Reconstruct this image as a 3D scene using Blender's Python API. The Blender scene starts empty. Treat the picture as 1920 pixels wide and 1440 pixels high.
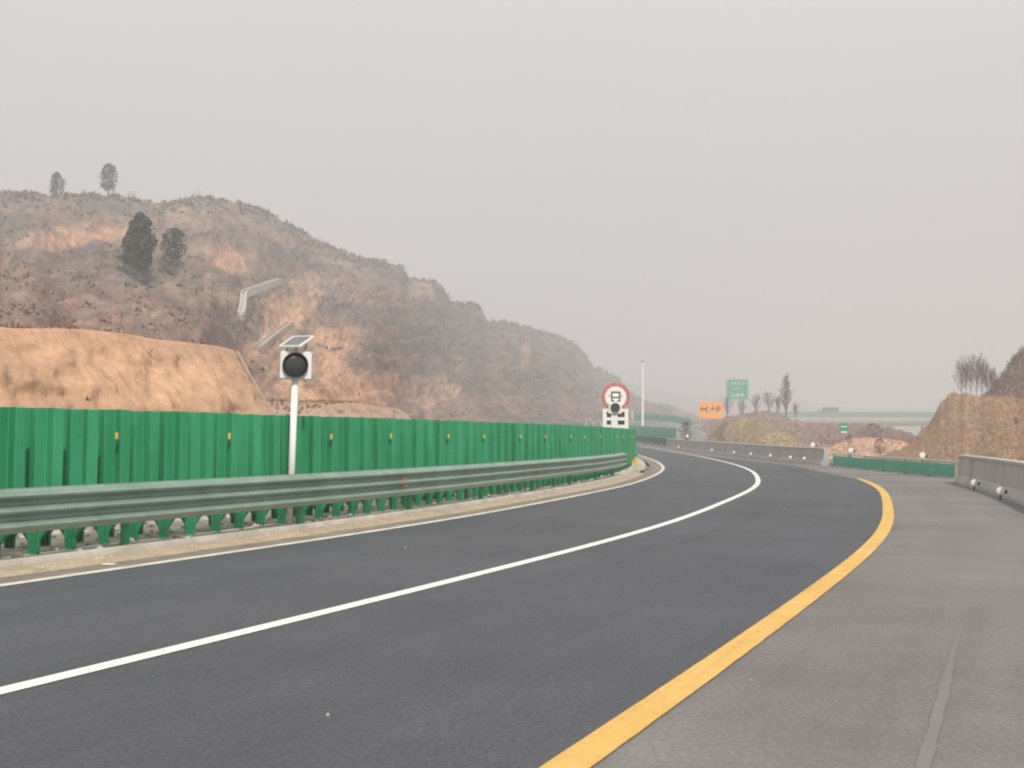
import bpy, bmesh, math, random
import numpy as np
from mathutils import Vector, noise, Matrix

R = math.radians
rnd = random.Random(7)
SC = bpy.context.scene
COL = SC.collection

# ------------------------------------------------------------------ camera
F = 2198.6
PITCH = math.atan((817.36 - 720) / F)
cd = bpy.data.cameras.new('camera')
cam = bpy.data.objects.new('camera', cd)
COL.objects.link(cam)
SC.camera = cam
cam.location = (0, 0, 1.5)
cam.rotation_euler = (R(90) + PITCH, 0, 0)
cam.rotation_euler = (cam.matrix_basis.to_3x3() @ Matrix.Rotation(R(0.19), 3, 'Z')).to_euler()
cam.rotation_euler = (Matrix.Rotation(R(90) + PITCH, 3, 'X') @ Matrix.Rotation(R(0.19), 3, 'Z')).to_euler()
cd.sensor_width = 36
cd.lens = F / 1920 * 36
cd.clip_start = 0.1
cd.clip_end = 6000

# ------------------------------------------------------------------ light
SUN_EL, SUN_AZ = R(47), R(163)       # azimuth measured clockwise from the view direction (+Y)
w = bpy.data.worlds.new('World')
SC.world = w
w.use_nodes = True
nt = w.node_tree
for n in list(nt.nodes):
    nt.nodes.remove(n)
out = nt.nodes.new('ShaderNodeOutputWorld')
bg = nt.nodes.new('ShaderNodeBackground')
sky = nt.nodes.new('ShaderNodeTexSky')
sky.sky_type = 'NISHITA'
sky.sun_disc = False
sky.sun_elevation = SUN_EL
sky.sun_rotation = SUN_AZ
sky.air_density = 1.2
sky.dust_density = 9
sky.ozone_density = 1
tc = nt.nodes.new('ShaderNodeTexCoord')
sep = nt.nodes.new('ShaderNodeSeparateXYZ')
ramp = nt.nodes.new('ShaderNodeValToRGB')
SKY_STOPS = [(0.0, (.47, .46, .465)), (0.06, (.54, .53, .53)), (0.14, (.675, .66, .65)), (0.36, (.86, .84, .805)), (1.0, (.86, .85, .83))]
els = ramp.color_ramp.elements
els[0].position, els[0].color = SKY_STOPS[0][0], SKY_STOPS[0][1] + (1,)
els[1].position, els[1].color = SKY_STOPS[-1][0], SKY_STOPS[-1][1] + (1,)
for p_, c_ in SKY_STOPS[1:-1]:
    e = els.new(p_)
    e.color = c_ + (1,)
nz = nt.nodes.new('ShaderNodeTexNoise')
nz.inputs['Scale'].default_value = 2.2
nz.inputs['Detail'].default_value = 4
mp = nt.nodes.new('ShaderNodeMapping')
mp.inputs['Scale'].default_value = (1, 1, 5)
nmul = nt.nodes.new('ShaderNodeMix'); nmul.data_type = 'RGBA'; nmul.blend_type = 'MULTIPLY'
nmul.inputs[0].default_value = 1
nr = nt.nodes.new('ShaderNodeMapRange')
nr.inputs[1].default_value = .3; nr.inputs[2].default_value = .7
nr.inputs[3].default_value = .965; nr.inputs[4].default_value = 1.03
mix = nt.nodes.new('ShaderNodeMix'); mix.data_type = 'RGBA'
mix.inputs[0].default_value = 0.12
skm = nt.nodes.new('ShaderNodeMix'); skm.data_type = 'RGBA'; skm.blend_type = 'MULTIPLY'
skm.inputs[0].default_value = 1
skm.inputs[7].default_value = (.08, .08, .08, 1)
L = nt.links
L.new(tc.outputs['Generated'], sep.inputs[0])
L.new(sep.outputs[2], ramp.inputs[0])
L.new(tc.outputs['Generated'], mp.inputs[0])
L.new(mp.outputs[0], nz.inputs['Vector'])
L.new(nz.outputs[0], nr.inputs[0])
L.new(ramp.outputs[0], nmul.inputs[6])
L.new(nr.outputs[0], nmul.inputs[7])
L.new(sky.outputs[0], skm.inputs[6])
L.new(nmul.outputs[2], mix.inputs[6])
L.new(skm.outputs[2], mix.inputs[7])
L.new(mix.outputs[2], bg.inputs[0])
L.new(bg.outputs[0], out.inputs[0])
bg.inputs[1].default_value = 1.0

sd = bpy.data.lights.new('sun', 'SUN')
sd.energy = 3.7
sd.angle = R(2.0)
sd.color = (1, .955, .89)
so = bpy.data.objects.new('sun', sd)
COL.objects.link(so)
sdir = Vector((math.sin(SUN_AZ) * math.cos(SUN_EL), math.cos(SUN_AZ) * math.cos(SUN_EL), math.sin(SUN_EL)))
so.rotation_euler = sdir.to_track_quat('Z', 'Y').to_euler()

SC.view_settings.view_transform = 'Standard'
SC.view_settings.look = 'None'
SC.view_settings.exposure = 0
SC.view_settings.gamma = 1
SC.view_settings.use_curve_mapping = False
SC.cycles.use_denoising = True
SC.cycles.max_bounces = 5
SC.cycles.diffuse_bounces = 2
SC.cycles.glossy_bounces = 2
SC.cycles.transmission_bounces = 2
SC.cycles.volume_bounces = 1
SC.cycles.transparent_max_bounces = 8
SC.cycles.filter_width = 2.1
HAZE = 0.0021

# ------------------------------------------------------------------ materials
def mat(name, c1, c2=None, scale=3, rough=.85, detail=6, metal=0, bump=0, bscale=None, c3=None, attr=None,
        stretch=None, spec=.3, lo=.35, hi=.65, fine=0, fscale=60, streak=None):
    m = bpy.data.materials.new(name)
    m.use_nodes = True
    t = m.node_tree
    b = t.nodes['Principled BSDF']
    b.inputs['Roughness'].default_value = rough
    b.inputs['Metallic'].default_value = metal
    b.inputs['Specular IOR Level'].default_value = spec
    tcn = t.nodes.new('ShaderNodeTexCoord')
    geo = t.nodes.new('ShaderNodeNewGeometry')
    vec = geo.outputs['Position']
    if stretch:
        mpn = t.nodes.new('ShaderNodeMapping')
        mpn.inputs['Scale'].default_value = stretch
        t.links.new(vec, mpn.inputs[0])
        vec = mpn.outputs[0]
    n = t.nodes.new('ShaderNodeTexNoise')
    n.inputs['Scale'].default_value = scale
    n.inputs['Detail'].default_value = detail
    n.inputs['Roughness'].default_value = .65
    t.links.new(vec, n.inputs['Vector'])
    r = t.nodes.new('ShaderNodeValToRGB')
    c2 = c2 or c1
    r.color_ramp.elements[0].position = lo
    r.color_ramp.elements[0].color = tuple(c1) + (1,)
    r.color_ramp.elements[1].position = hi
    r.color_ramp.elements[1].color = tuple(c2) + (1,)
    if c3:
        e = r.color_ramp.elements.new(min(hi + .15, .95))
        e.color = tuple(c3) + (1,)
    t.links.new(n.outputs[0], r.inputs[0])
    colout = r.outputs[0]
    if attr:
        a = t.nodes.new('ShaderNodeAttribute')
        a.attribute_name = attr
        mx = t.nodes.new('ShaderNodeMix'); mx.data_type = 'RGBA'; mx.blend_type = 'MULTIPLY'
        mx.inputs[0].default_value = 1
        t.links.new(a.outputs[0], mx.inputs[6])
        t.links.new(colout, mx.inputs[7])
        colout = mx.outputs[2]
    if streak:
        uv = t.nodes.new('ShaderNodeUVMap'); uv.uv_map = 'along'
        for sx_, sy_, amt in streak:
            mpn = t.nodes.new('ShaderNodeMapping'); mpn.inputs['Scale'].default_value = (sx_, sy_, 1)
            t.links.new(uv.outputs[0], mpn.inputs[0])
            n4 = t.nodes.new('ShaderNodeTexNoise'); n4.inputs['Scale'].default_value = 1; n4.inputs['Detail'].default_value = 5
            t.links.new(mpn.outputs[0], n4.inputs['Vector'])
            mr = t.nodes.new('ShaderNodeMapRange'); mr.inputs[1].default_value = .3; mr.inputs[2].default_value = .7
            mr.inputs[3].default_value = 1 - amt; mr.inputs[4].default_value = 1 + amt
            t.links.new(n4.outputs[0], mr.inputs[0])
            mx2 = t.nodes.new('ShaderNodeMix'); mx2.data_type = 'RGBA'; mx2.blend_type = 'MULTIPLY'; mx2.inputs[0].default_value = 1
            t.links.new(colout, mx2.inputs[6]); t.links.new(mr.outputs[0], mx2.inputs[7])
            colout = mx2.outputs[2]
    if fine:
        n3 = t.nodes.new('ShaderNodeTexNoise')
        n3.inputs['Scale'].default_value = fscale
        n3.inputs['Detail'].default_value = 3
        t.links.new(geo.outputs['Position'], n3.inputs['Vector'])
        mr = t.nodes.new('ShaderNodeMapRange')
        mr.inputs[1].default_value = .3; mr.inputs[2].default_value = .7
        mr.inputs[3].default_value = 1 - fine; mr.inputs[4].default_value = 1 + fine
        t.links.new(n3.outputs[0], mr.inputs[0])
        mx2 = t.nodes.new('ShaderNodeMix'); mx2.data_type = 'RGBA'; mx2.blend_type = 'MULTIPLY'
        mx2.inputs[0].default_value = 1
        t.links.new(colout, mx2.inputs[6])
        t.links.new(mr.outputs[0], mx2.inputs[7])
        colout = mx2.outputs[2]
    t.links.new(colout, b.inputs['Base Color'])
    if bump:
        n2 = t.nodes.new('ShaderNodeTexNoise')
        n2.inputs['Scale'].default_value = bscale or scale * 4
        n2.inputs['Detail'].default_value = 5
        t.links.new(geo.outputs['Position'], n2.inputs['Vector'])
        bp = t.nodes.new('ShaderNodeBump')
        bp.inputs['Strength'].default_value = 1
        bp.inputs['Distance'].default_value = bump
        t.links.new(n2.outputs[0], bp.inputs['Height'])
        t.links.new(bp.outputs[0], b.inputs['Normal'])
    return m

M = {}
M['asphalt'] = mat('dark_asphalt', (.078, .082, .092), (.100, .104, .116), scale=.28, stretch=(1, 1, 1), rough=.8, detail=12, bump=.004, bscale=90, fine=.26, fscale=38, streak=[(1.3, .05, .06), (6, .12, .05), (.5, .5, .02)])
M['dusty'] = mat('dusty_asphalt', (.158, .152, .15), (.228, .216, .208), scale=.25, rough=.92, detail=13, bump=.004, bscale=70, fine=.18, fscale=30, streak=[(.9, .06, .07), (5, .15, .05)])
M['seam'] = mat('pale_seam', (.19, .183, .178), (.232, .222, .216), scale=2.2, rough=.95, detail=8, lo=.3, hi=.7)
M['scuff'] = mat('dark_scuff', (.10, .095, .09), (.16, .15, .14), scale=9, rough=.95)
M['shoulder'] = mat('dusty_shoulder', (.19, .165, .135), (.31, .26, .20), scale=1.6, rough=.95, detail=9, bump=.01, bscale=25, fine=.15, fscale=30)
M['sand'] = mat('sand_strip', (.40, .32, .22), (.52, .42, .30), scale=1.3, rough=.95, detail=9, bump=.02, bscale=14, fine=.2, fscale=20)
M['white_paint'] = mat('white_line_paint', (.72, .71, .66), (.84, .83, .78), scale=3, rough=.7, detail=8, lo=.25, hi=.5, fine=.05, fscale=50, streak=[(12, .5, .08)])
M['edge_paint'] = mat('dusty_white_line_paint', (.50, .46, .40), (.76, .72, .66), scale=2.5, rough=.8, detail=9, lo=.3, hi=.55, fine=.1, fscale=30)
M['yellow_paint'] = mat('yellow_line_paint', (.66, .40, .11), (.76, .48, .145), scale=1.2, rough=.75, detail=8, fine=.09, fscale=30, streak=[(14, .5, .09), (2, 3, .06)])
M['kerb'] = mat('concrete_kerb', (.38, .34, .28), (.58, .54, .47), scale=1.5, rough=.9, detail=8)
M['concrete'] = mat('barrier_concrete', (.40, .38, .36), (.50, .48, .455), scale=.9, rough=.92, detail=9, bump=.006, bscale=20, stretch=(1, 1, .4))
M['concrete_top'] = mat('pale_concrete_coping', (.46, .42, .38), (.6, .56, .51), scale=1.5, rough=.9)
M['median'] = mat('median_soil', (.46, .40, .32), (.68, .63, .56), scale=3, rough=.95, detail=9, bump=.03, bscale=8, lo=.4, hi=.6)
M['stone'] = mat('pale_stone', (.45, .42, .37), (.68, .65, .6), scale=5, rough=.9)
M['green'] = mat('green_board', (.018, .26, .10), (.038, .335, .15), scale=1.6, rough=.5, detail=7, spec=.4, stretch=(1, 1, .35), c3=(.07, .36, .21))
M['rail'] = mat('green_painted_steel', (.21, .31, .25), (.31, .42, .35), scale=2, rough=.36, metal=.2, detail=8, spec=.6, fine=.1, fscale=40)
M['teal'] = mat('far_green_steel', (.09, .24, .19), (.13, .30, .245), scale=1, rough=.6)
M['reflect_y'] = mat('yellow_reflector', (.42, .62, .14), (.5, .68, .2), rough=.3, spec=.8)
M['frame_o'] = mat('orange_plastic', (.45, .16, .03), (.55, .22, .05), rough=.5)
M['white'] = mat('white_enamel', (.86, .85, .80), (.90, .89, .85), scale=4, rough=.4, spec=.5)
M['black'] = mat('black_plastic', (.012, .012, .012), (.02, .019, .018), rough=.45)
M['lens'] = mat('dark_lens', (.025, .028, .027), (.04, .043, .04), scale=8, rough=.22, spec=.7)
M['cell'] = mat('solar_cell', (.10, .105, .12), (.15, .155, .17), scale=4, rough=.25, spec=1)
M['steel'] = mat('galvanised_steel', (.35, .36, .36), (.45, .46, .46), rough=.4, metal=.7)
M['red'] = mat('sign_red', (.50, .15, .13), (.56, .19, .165), rough=.5)
M['orange'] = mat('sign_orange', (.92, .40, .13), (.96, .47, .19), scale=1, rough=.5)
M['ink'] = mat('sign_ink', (.03, .025, .02), (.06, .045, .03), rough=.6)
M['pale_rail'] = mat('pale_green_tube', (.42, .47, .42), (.5, .54, .5), rough=.5)
M['panel_green'] = mat('faded_green_panel', (.06, .40, .25), (.10, .47, .32), scale=.8, rough=.6)
M['sign_green'] = mat('sign_green', (.05, .32, .20), (.08, .37, .25), rough=.5)
M['bark'] = mat('tree_bark', (.10, .075, .06), (.16, .125, .10), scale=8, rough=.95)
M['twig'] = mat('bare_twigs', (.13, .10, .10), (.2, .155, .15), scale=4, rough=.95)
M['leaf'] = mat('evergreen_leaf', (.025, .035, .022), (.055, .07, .04), scale=1.5, rough=.9)
M['bush'] = mat('dark_bush', (.06, .055, .04), (.11, .085, .06), scale=1.5, rough=.95)
M['soil_paint'] = mat('hill_soil', (.66, .66, .67), (1.10, 1.07, 1.04), scale=.13, rough=1, detail=12, attr='tone', bump=.35, bscale=.6, spec=.1, lo=.36, hi=.64, fine=.18, fscale=1.1)
M['cut'] = mat('cut_slope_soil', (.82, .82, .82), (1.14, 1.12, 1.10), scale=.35, rough=1, detail=12, attr='tone', bump=.16, bscale=1.6, spec=.1, lo=.34, hi=.66, stretch=(1, 1, .8), fine=.12, fscale=4)
M['tuft'] = mat('scrub_blades', (.85, .85, .85), (1.1, 1.1, 1.1), scale=.5, rough=1, attr='tone', spec=.05)
M['chute'] = mat('chute_concrete', (.45, .42, .37), (.58, .55, .5), scale=.8, rough=.95)
M['overpass'] = mat('overpass_concrete', (.42, .40, .37), (.55, .52, .48), scale=.2, rough=.9)
M['truck'] = mat('truck_body', (.10, .10, .11), (.13, .13, .14), scale=.5, rough=.6)
M['tyre'] = mat('tyre', (.02, .02, .02), rough=.9)
M['ground'] = mat('earth', (.20, .145, .105), (.30, .215, .155), scale=.12, rough=1, detail=12, bump=.1, bscale=1, spec=.1, fine=.1, fscale=3)
M['drum'] = mat('yellow_plastic', (.60, .42, .07), (.66, .48, .10), rough=.55)

# ------------------------------------------------------------------ helpers
def link(name, me, m=None, parent=None, label=None, cat=None, group=None, kind=None):
    o = bpy.data.objects.new(name, me)
    COL.objects.link(o)
    if m is not None and me is not None and not me.materials:
        for q in (m if isinstance(m, (list, tuple)) else [m]):
            me.materials.append(q)
    if parent:
        o.parent = parent
    tag(o, label, cat, group, kind)
    return o

def tag(o, label=None, cat=None, group=None, kind=None):
    if label: o['label'] = label
    if cat: o['category'] = cat
    if group: o['group'] = group
    if kind: o['kind'] = kind
    return o

def empty(name, loc, rz=0, label=None, cat=None, group=None):
    o = bpy.data.objects.new(name, None)
    COL.objects.link(o)
    o.location = loc
    o.rotation_euler = (0, 0, rz)
    o.empty_display_size = .2
    return tag(o, label, cat, group)

def mesh_np(name, V, Fc, smooth=False):
    me = bpy.data.meshes.new(name)
    me.from_pydata([tuple(map(float, v)) for v in V], [], [tuple(map(int, f)) for f in Fc])
    if smooth:
        me.polygons.foreach_set('use_smooth', [True] * len(me.polygons))
    me.update()
    return me

def bm_mesh(name, bm, smooth=False):
    me = bpy.data.meshes.new(name)
    bmesh.ops.recalc_face_normals(bm, faces=bm.faces)
    bm.to_mesh(me)
    bm.free()
    if smooth:
        for p in me.polygons: p.use_smooth = True
    return me

def box(bm, c, size, rot=None, bevel=0, mi=0):
    r = bmesh.ops.create_cube(bm, size=1)
    vs = r['verts']
    mtx = Matrix.Translation(c) @ ((rot.to_4x4()) if rot else Matrix()) @ Matrix.Diagonal((size[0], size[1], size[2], 1))
    bmesh.ops.transform(bm, matrix=mtx, verts=vs)
    fs = {f for v in vs for f in v.link_faces}
    for f in fs: f.material_index = mi
    if bevel:
        es = list({e for v in vs for e in v.link_edges})
        bmesh.ops.bevel(bm, geom=es, offset=bevel, segments=2, affect='EDGES')

def tube(bm, a, b, r1, r2=None, seg=10, cap=True, mi=0):
    a, b = Vector(a), Vector(b)
    r2 = r1 if r2 is None else r2
    d = (b - a)
    q = d.to_track_quat('Z', 'Y').to_matrix()
    r1v, r2v = [], []
    for i in range(seg):
        t = 2 * math.pi * i / seg
        o = q @ Vector((math.cos(t), math.sin(t), 0))
        r1v.append(bm.verts.new(a + o * r1)); r2v.append(bm.verts.new(b + o * r2))
    for i in range(seg):
        j = (i + 1) % seg
        f = bm.faces.new((r1v[i], r1v[j], r2v[j], r2v[i])); f.material_index = mi
    if cap:
        bm.faces.new(list(reversed(r1v))).material_index = mi
        bm.faces.new(r2v).material_index = mi

def lathe_y(bm, prof, seg=32, c=(0, 0, 0), mi=0):
    """profile [(r, y)] revolved round the local Y axis; -Y faces the traffic"""
    rings = []
    for r, y in prof:
        if r < 1e-6:
            rings.append([bm.verts.new((c[0], c[1] + y, c[2]))]); continue
        rings.append([bm.verts.new((c[0] + r * math.cos(2 * math.pi * i / seg), c[1] + y, c[2] + r * math.sin(2 * math.pi * i / seg))) for i in range(seg)])
    for A, B in zip(rings, rings[1:]):
        for i in range(seg):
            j = (i + 1) % seg
            if len(A) == 1 and len(B) == 1: continue
            if len(A) == 1: f = bm.faces.new((A[0], B[i], B[j]))
            elif len(B) == 1: f = bm.faces.new((A[i], A[j], B[0]))
            else: f = bm.faces.new((A[i], A[j], B[j], B[i]))
            f.material_index = mi

def pobj(name, bm, m, parent=None, smooth=False, **k):
    return link(name, bm_mesh(name, bm, smooth), m, parent, **k)

# ------------------------------------------------------------------ the road's course
SK = [-60, -30, -12, 0, 8, 16, 24, 32, 42, 55, 75, 100, 130, 170, 220, 330]
TK = [.60, .50, .4329, .4009, .3085, .2937, .2067, .1769, .1111, .0502, -.0102, -.0858, -.34, -.72, -1.05, -1.35]
DS = .1
SS = np.arange(-60, 330, DS)
TT = np.interp(SS, SK, TK)
TT = np.convolve(np.pad(TT, 28, 'edge'), np.ones(57) / 57, 'valid')
XX = np.cumsum(np.sin(TT)) * DS
YY = np.cumsum(np.cos(TT)) * DS
_i0 = int(np.argmin(abs(SS)))
XX += -2.6466 - XX[_i0]
YY += 17.2186 - YY[_i0]

def zr(s):
    s = float(s)
    if s < 30: return 0.0
    if s < 100: return 1.429e-4 * (s - 30) ** 2
    return min(.70 + .02 * (s - 100) + 5e-5 * (s - 100) ** 2, 4.5)

def RP(s, off, z=0):
    t = float(np.interp(s, SS, TT))
    return Vector((float(np.interp(s, SS, XX)) + off * math.cos(t), float(np.interp(s, SS, YY)) - off * math.sin(t), zr(s) + z))

def heading(s): return float(np.interp(s, SS, TT))

def ribbon(name, s0, s1, prof, m, ds=1.0, smooth=True, **k):
    """sweeps profile [(off, z)] (or a function of s giving one) along the road"""
    n = max(2, int((s1 - s0) / ds) + 1)
    V, Fc = [], []
    for i in range(n):
        s = s0 + (s1 - s0) * i / (n - 1)
        pr = prof(s) if callable(prof) else prof
        for off, z in pr:
            V.append(RP(s, off, z))
        q = len(pr)
    for i in range(n - 1):
        for j in range(q - 1):
            a = i * q + j
            Fc.append((a, a + 1, a + q + 1, a + q))
    me_ = mesh_np(name, V, Fc, smooth)
    uvl = me_.uv_layers.new(name='along')
    q = len(prof(s0) if callable(prof) else prof)
    co = []
    for i in range(n):
        s = s0 + (s1 - s0) * i / (n - 1)
        for off, z in (prof(s) if callable(prof) else prof): co.append((off, s))
    idx = np.zeros(len(me_.loops), dtype=np.int32); me_.loops.foreach_get('vertex_index', idx)
    uvl.data.foreach_set('uv', np.array(co, dtype=np.float32)[idx].ravel())
    return link(name, me_, m, **k)

# ------------------------------------------------------------------ ground sheet
def near_s(x, y):
    d = (XX[::10] - x) ** 2 + (YY[::10] - y) ** 2
    j = int(np.argmin(d)) * 10
    t = TT[j]
    return SS[j], (x - XX[j]) * math.cos(t) - (y - YY[j]) * math.sin(t), math.sqrt(d[j // 10])

def ground_z(x, y):
    s, off, d = near_s(x, y)
    base = zr(s) - .12
    k = max(0, min(1, (d - 30) / 80))
    far = 0.2
    return base * (1 - k) + far * k + (noise.noise(Vector((x / 30, y / 30, 0))) * 1.0 * max(0, min(1, (d - 30) / 60)))

def make_ground():
    ys = [-60, -40, -20] + list(np.arange(-10, 240, 5.0)) + list(np.arange(240, 600, 25)) + [700, 850, 1050, 1300, 1640]
    xs = [-1600, -1200, -900, -600, -400, -300] + list(np.arange(-220, 220, 6.0)) + [240, 300, 400, 600, 900, 1200, 1600]
    V = [(x, y, ground_z(x, y)) for y in ys for x in xs]
    nx = len(xs)
    Fc = [(j * nx + i, j * nx + i + 1, (j + 1) * nx + i + 1, (j + 1) * nx + i) for j in range(len(ys) - 1) for i in range(nx - 1)]
    return link('ground', mesh_np('ground', V, Fc, True), M['ground'], kind='structure')
make_ground()

# walls' course on the right (world x, y)
NEAR_WALL = [(6.3, 8), (8.3, 15), (10.2, 21.5), (12.14, 27.9), (13.25, 31.9), (14.9, 38.8)]
OPEN_LINE = [(16.24, 43.0), (16.5, 60.2)]
FAR_WALL = [(16.15, 60.3), (15.78, 66.4), (15.44, 73), (15.0, 82.5), (14.2, 93), (13.3, 100)]

def wall_off(s):
    t = [(-30, 10.6), (14.4, 10.55), (25, 10.5), (29, 11.2), (36, 10.3), (45, 8.8), (49, 7.9), (56.5, 6.95), (66.7, 6.2), (77, 5.3), (90, 4.9), (330, 4.9)]
    return float(np.interp(s, [a for a, b in t], [b for a, b in t]))

def dark_off(s):
    t = [(-60, 7.41), (27, 7.41), (32.7, 6.95), (44, 6.65), (51, 5.85), (65, 4.6), (77, 4.2), (330, 4.2)]
    return float(np.interp(s, [a for a, b in t], [b for a, b in t]))

def across(a, b, n, z=0):
    return [(a + (b - a) * i / n, z) for i in range(n + 1)]

ribbon('pavement', -32, 300, lambda s: across(-.62, wall_off(s) + 1.2, 8), M['dusty'], kind='structure')
ribbon('road', -32, 300, lambda s: across(-.12, dark_off(s), 6, .004), M['asphalt'], kind='structure')
ribbon('shoulder', -32, 300, [(-.62, .006), (-.3, .0065), (-.09, .006)], M['shoulder'], kind='structure')
ribbon('edge_line', -32, 300, [(-.075, .010), (.075, .010)], M['edge_paint'], kind='structure', ds=.5)
ribbon('lane_line', -32, 300, lambda s: [(3.847 - .08 + max(0, s - 72) * -.01, .010), (3.847 + .08 + max(0, s - 72) * -.01, .010)], M['white_paint'], kind='structure', ds=.5)

def yw(s):
    k = max(0, min(1, (29.5 - s) / 2.5))
    j1, j2 = .006 * noise.noise(Vector((s * 4, 1, 0))), .006 * noise.noise(Vector((s * 4, 9, 0)))
    return [(7.41 - .105 * max(k, .15) + j1, .0105), (7.41 + .105 * k + j2, .0105)]
ribbon('yellow_line', -32, 29.4, yw, M['yellow_paint'], kind='structure', ds=.12)
# a ragged lip of dust over the dark asphalt beside the yellow line's end
def lip(s):
    o = dark_off(s)
    return [(o - .16 - .22 * abs(noise.noise(Vector((s * .9, 3, 0)))) - .1 * noise.noise(Vector((s * 3.1, 7, 0))), .0125), (o + .12, .0125)]
ribbon('dust_lip', 27.5, 110, lip, M['dusty'], kind='structure', ds=.3)

# sand strip, kerb and median floor
def sandp(s):
    e = .05 * noise.noise(Vector((s * 1.3, 0, 0))) + .03 * noise.noise(Vector((s * 4, 0, 0)))
    return [(-.50 + e, .004), (-.60 + e * .5, .030), (-.78, .045), (-.93, .05)]
ribbon('sand_strip', -32, 31, sandp, M['sand'], kind='structure', ds=.3)
ribbon('kerb', -32, 31.0, [(-.935, -.02), (-.94, .10), (-.96, .12), (-1.05, .12), (-1.08, .07)], M['kerb'], kind='structure')
ribbon('median', -32, 300, lambda s: [(-1.07 - .35 * i, .085 + .05 * noise.noise(Vector((s * .8, i * .7, 0)))) for i in range(8)], M['median'], kind='structure', ds=.4)
ribbon('opposite_kerb', -32, 300, [(-3.45, .05), (-3.48, .17), (-3.62, .17), (-3.65, .0)], M['kerb'], kind='structure')
ribbon('opposite_road', -32, 300, across(-15.2, -3.6, 6, 0), M['asphalt'], kind='structure')
ribbon('opposite_edge_line', -32, 300, [(-4.35, .006), (-4.2, .006)], M['white_paint'], kind='structure')
ribbon('opposite_lane_line', -32, 300, [(-8.2, .006), (-8.05, .006)], M['white_paint'], kind='structure')
ribbon('opposite_verge_line', -32, 300, [(-11.9, .006), (-11.75, .006)], M['white_paint'], kind='structure')

# faint seam and scuffs on the dusty lane
SEAM = [(.9, 3.4), (1.84, 5.32), (2.60, 7.1), (3.17, 8.46), (3.85, 10.0)]
V_, F_ = [], []
for i in range(61):
    y_ = 3.4 + 6.6 * i / 60
    x_ = float(np.interp(y_, [b for a, b in SEAM], [a for a, b in SEAM])) + .012 * noise.noise(Vector((y_ * 3, 0, 5)))
    h_ = .034 * min(1, (10.05 - y_) / 3) + .012 * noise.noise(Vector((y_ * 5, 2, 5)))
    V_ += [(x_ - h_, y_, .0045), (x_ + h_, y_, .0045)]
    if i: F_.append((2 * i - 2, 2 * i - 1, 2 * i + 1, 2 * i))
link('pavement_seam', mesh_np('pavement_seam', V_, F_), M['seam'], kind='structure')

def patch(name, s, off, rl, rw, m, ang=0, z=.0125):
    c = RP(s, off, z)
    V = [c]
    for i in range(18):
        t = 2 * math.pi * i / 18
        k = .75 + .5 * rnd.random()
        x, y = rl * math.cos(t) * k, rw * math.sin(t) * k
        V.append((c.x + x * math.cos(ang) - y * math.sin(ang), c.y + x * math.sin(ang) + y * math.cos(ang), c.z))
    Fc = [(0, 1 + i, 1 + (i + 1) % 18) for i in range(18)]
    return link(name, mesh_np(name, V, Fc), m, kind='structure')
patch('dark_scuff', -3.4, 9.75, .2, .05, M['scuff'], 0, .006)

# ------------------------------------------------------------------ hills as polar surfaces round the view point
def camray(px, D, y):
    """a point seen at (px, y) in the photograph's pixels at forward distance D"""
    return Vector(((px - 960) / F * D, D, 1.5 + (817.36 - (px - 960) * -.0033 - y) / F * D))

def tab(t, x):
    return float(np.interp(x, [a for a, b in t], [b for a, b in t]))

def graded(px, y, lines):
    """0 on a graded strip beside a drainage channel, 1 away from it"""
    best = 99.0
    for ln in lines:
        for (a, b), (c, d) in zip(ln, ln[1:]):
            L2 = (c - a) ** 2 + (d - b) ** 2
            k = max(0, min(1, ((px - a) * (c - a) + (y - b) * (d - b)) / L2))
            best = min(best, math.hypot(px - a - k * (c - a), y - b - k * (d - b)))
    t_ = max(0, min(1, (best - 9) / 22))
    return t_ * t_ * (3 - 2 * t_)

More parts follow.
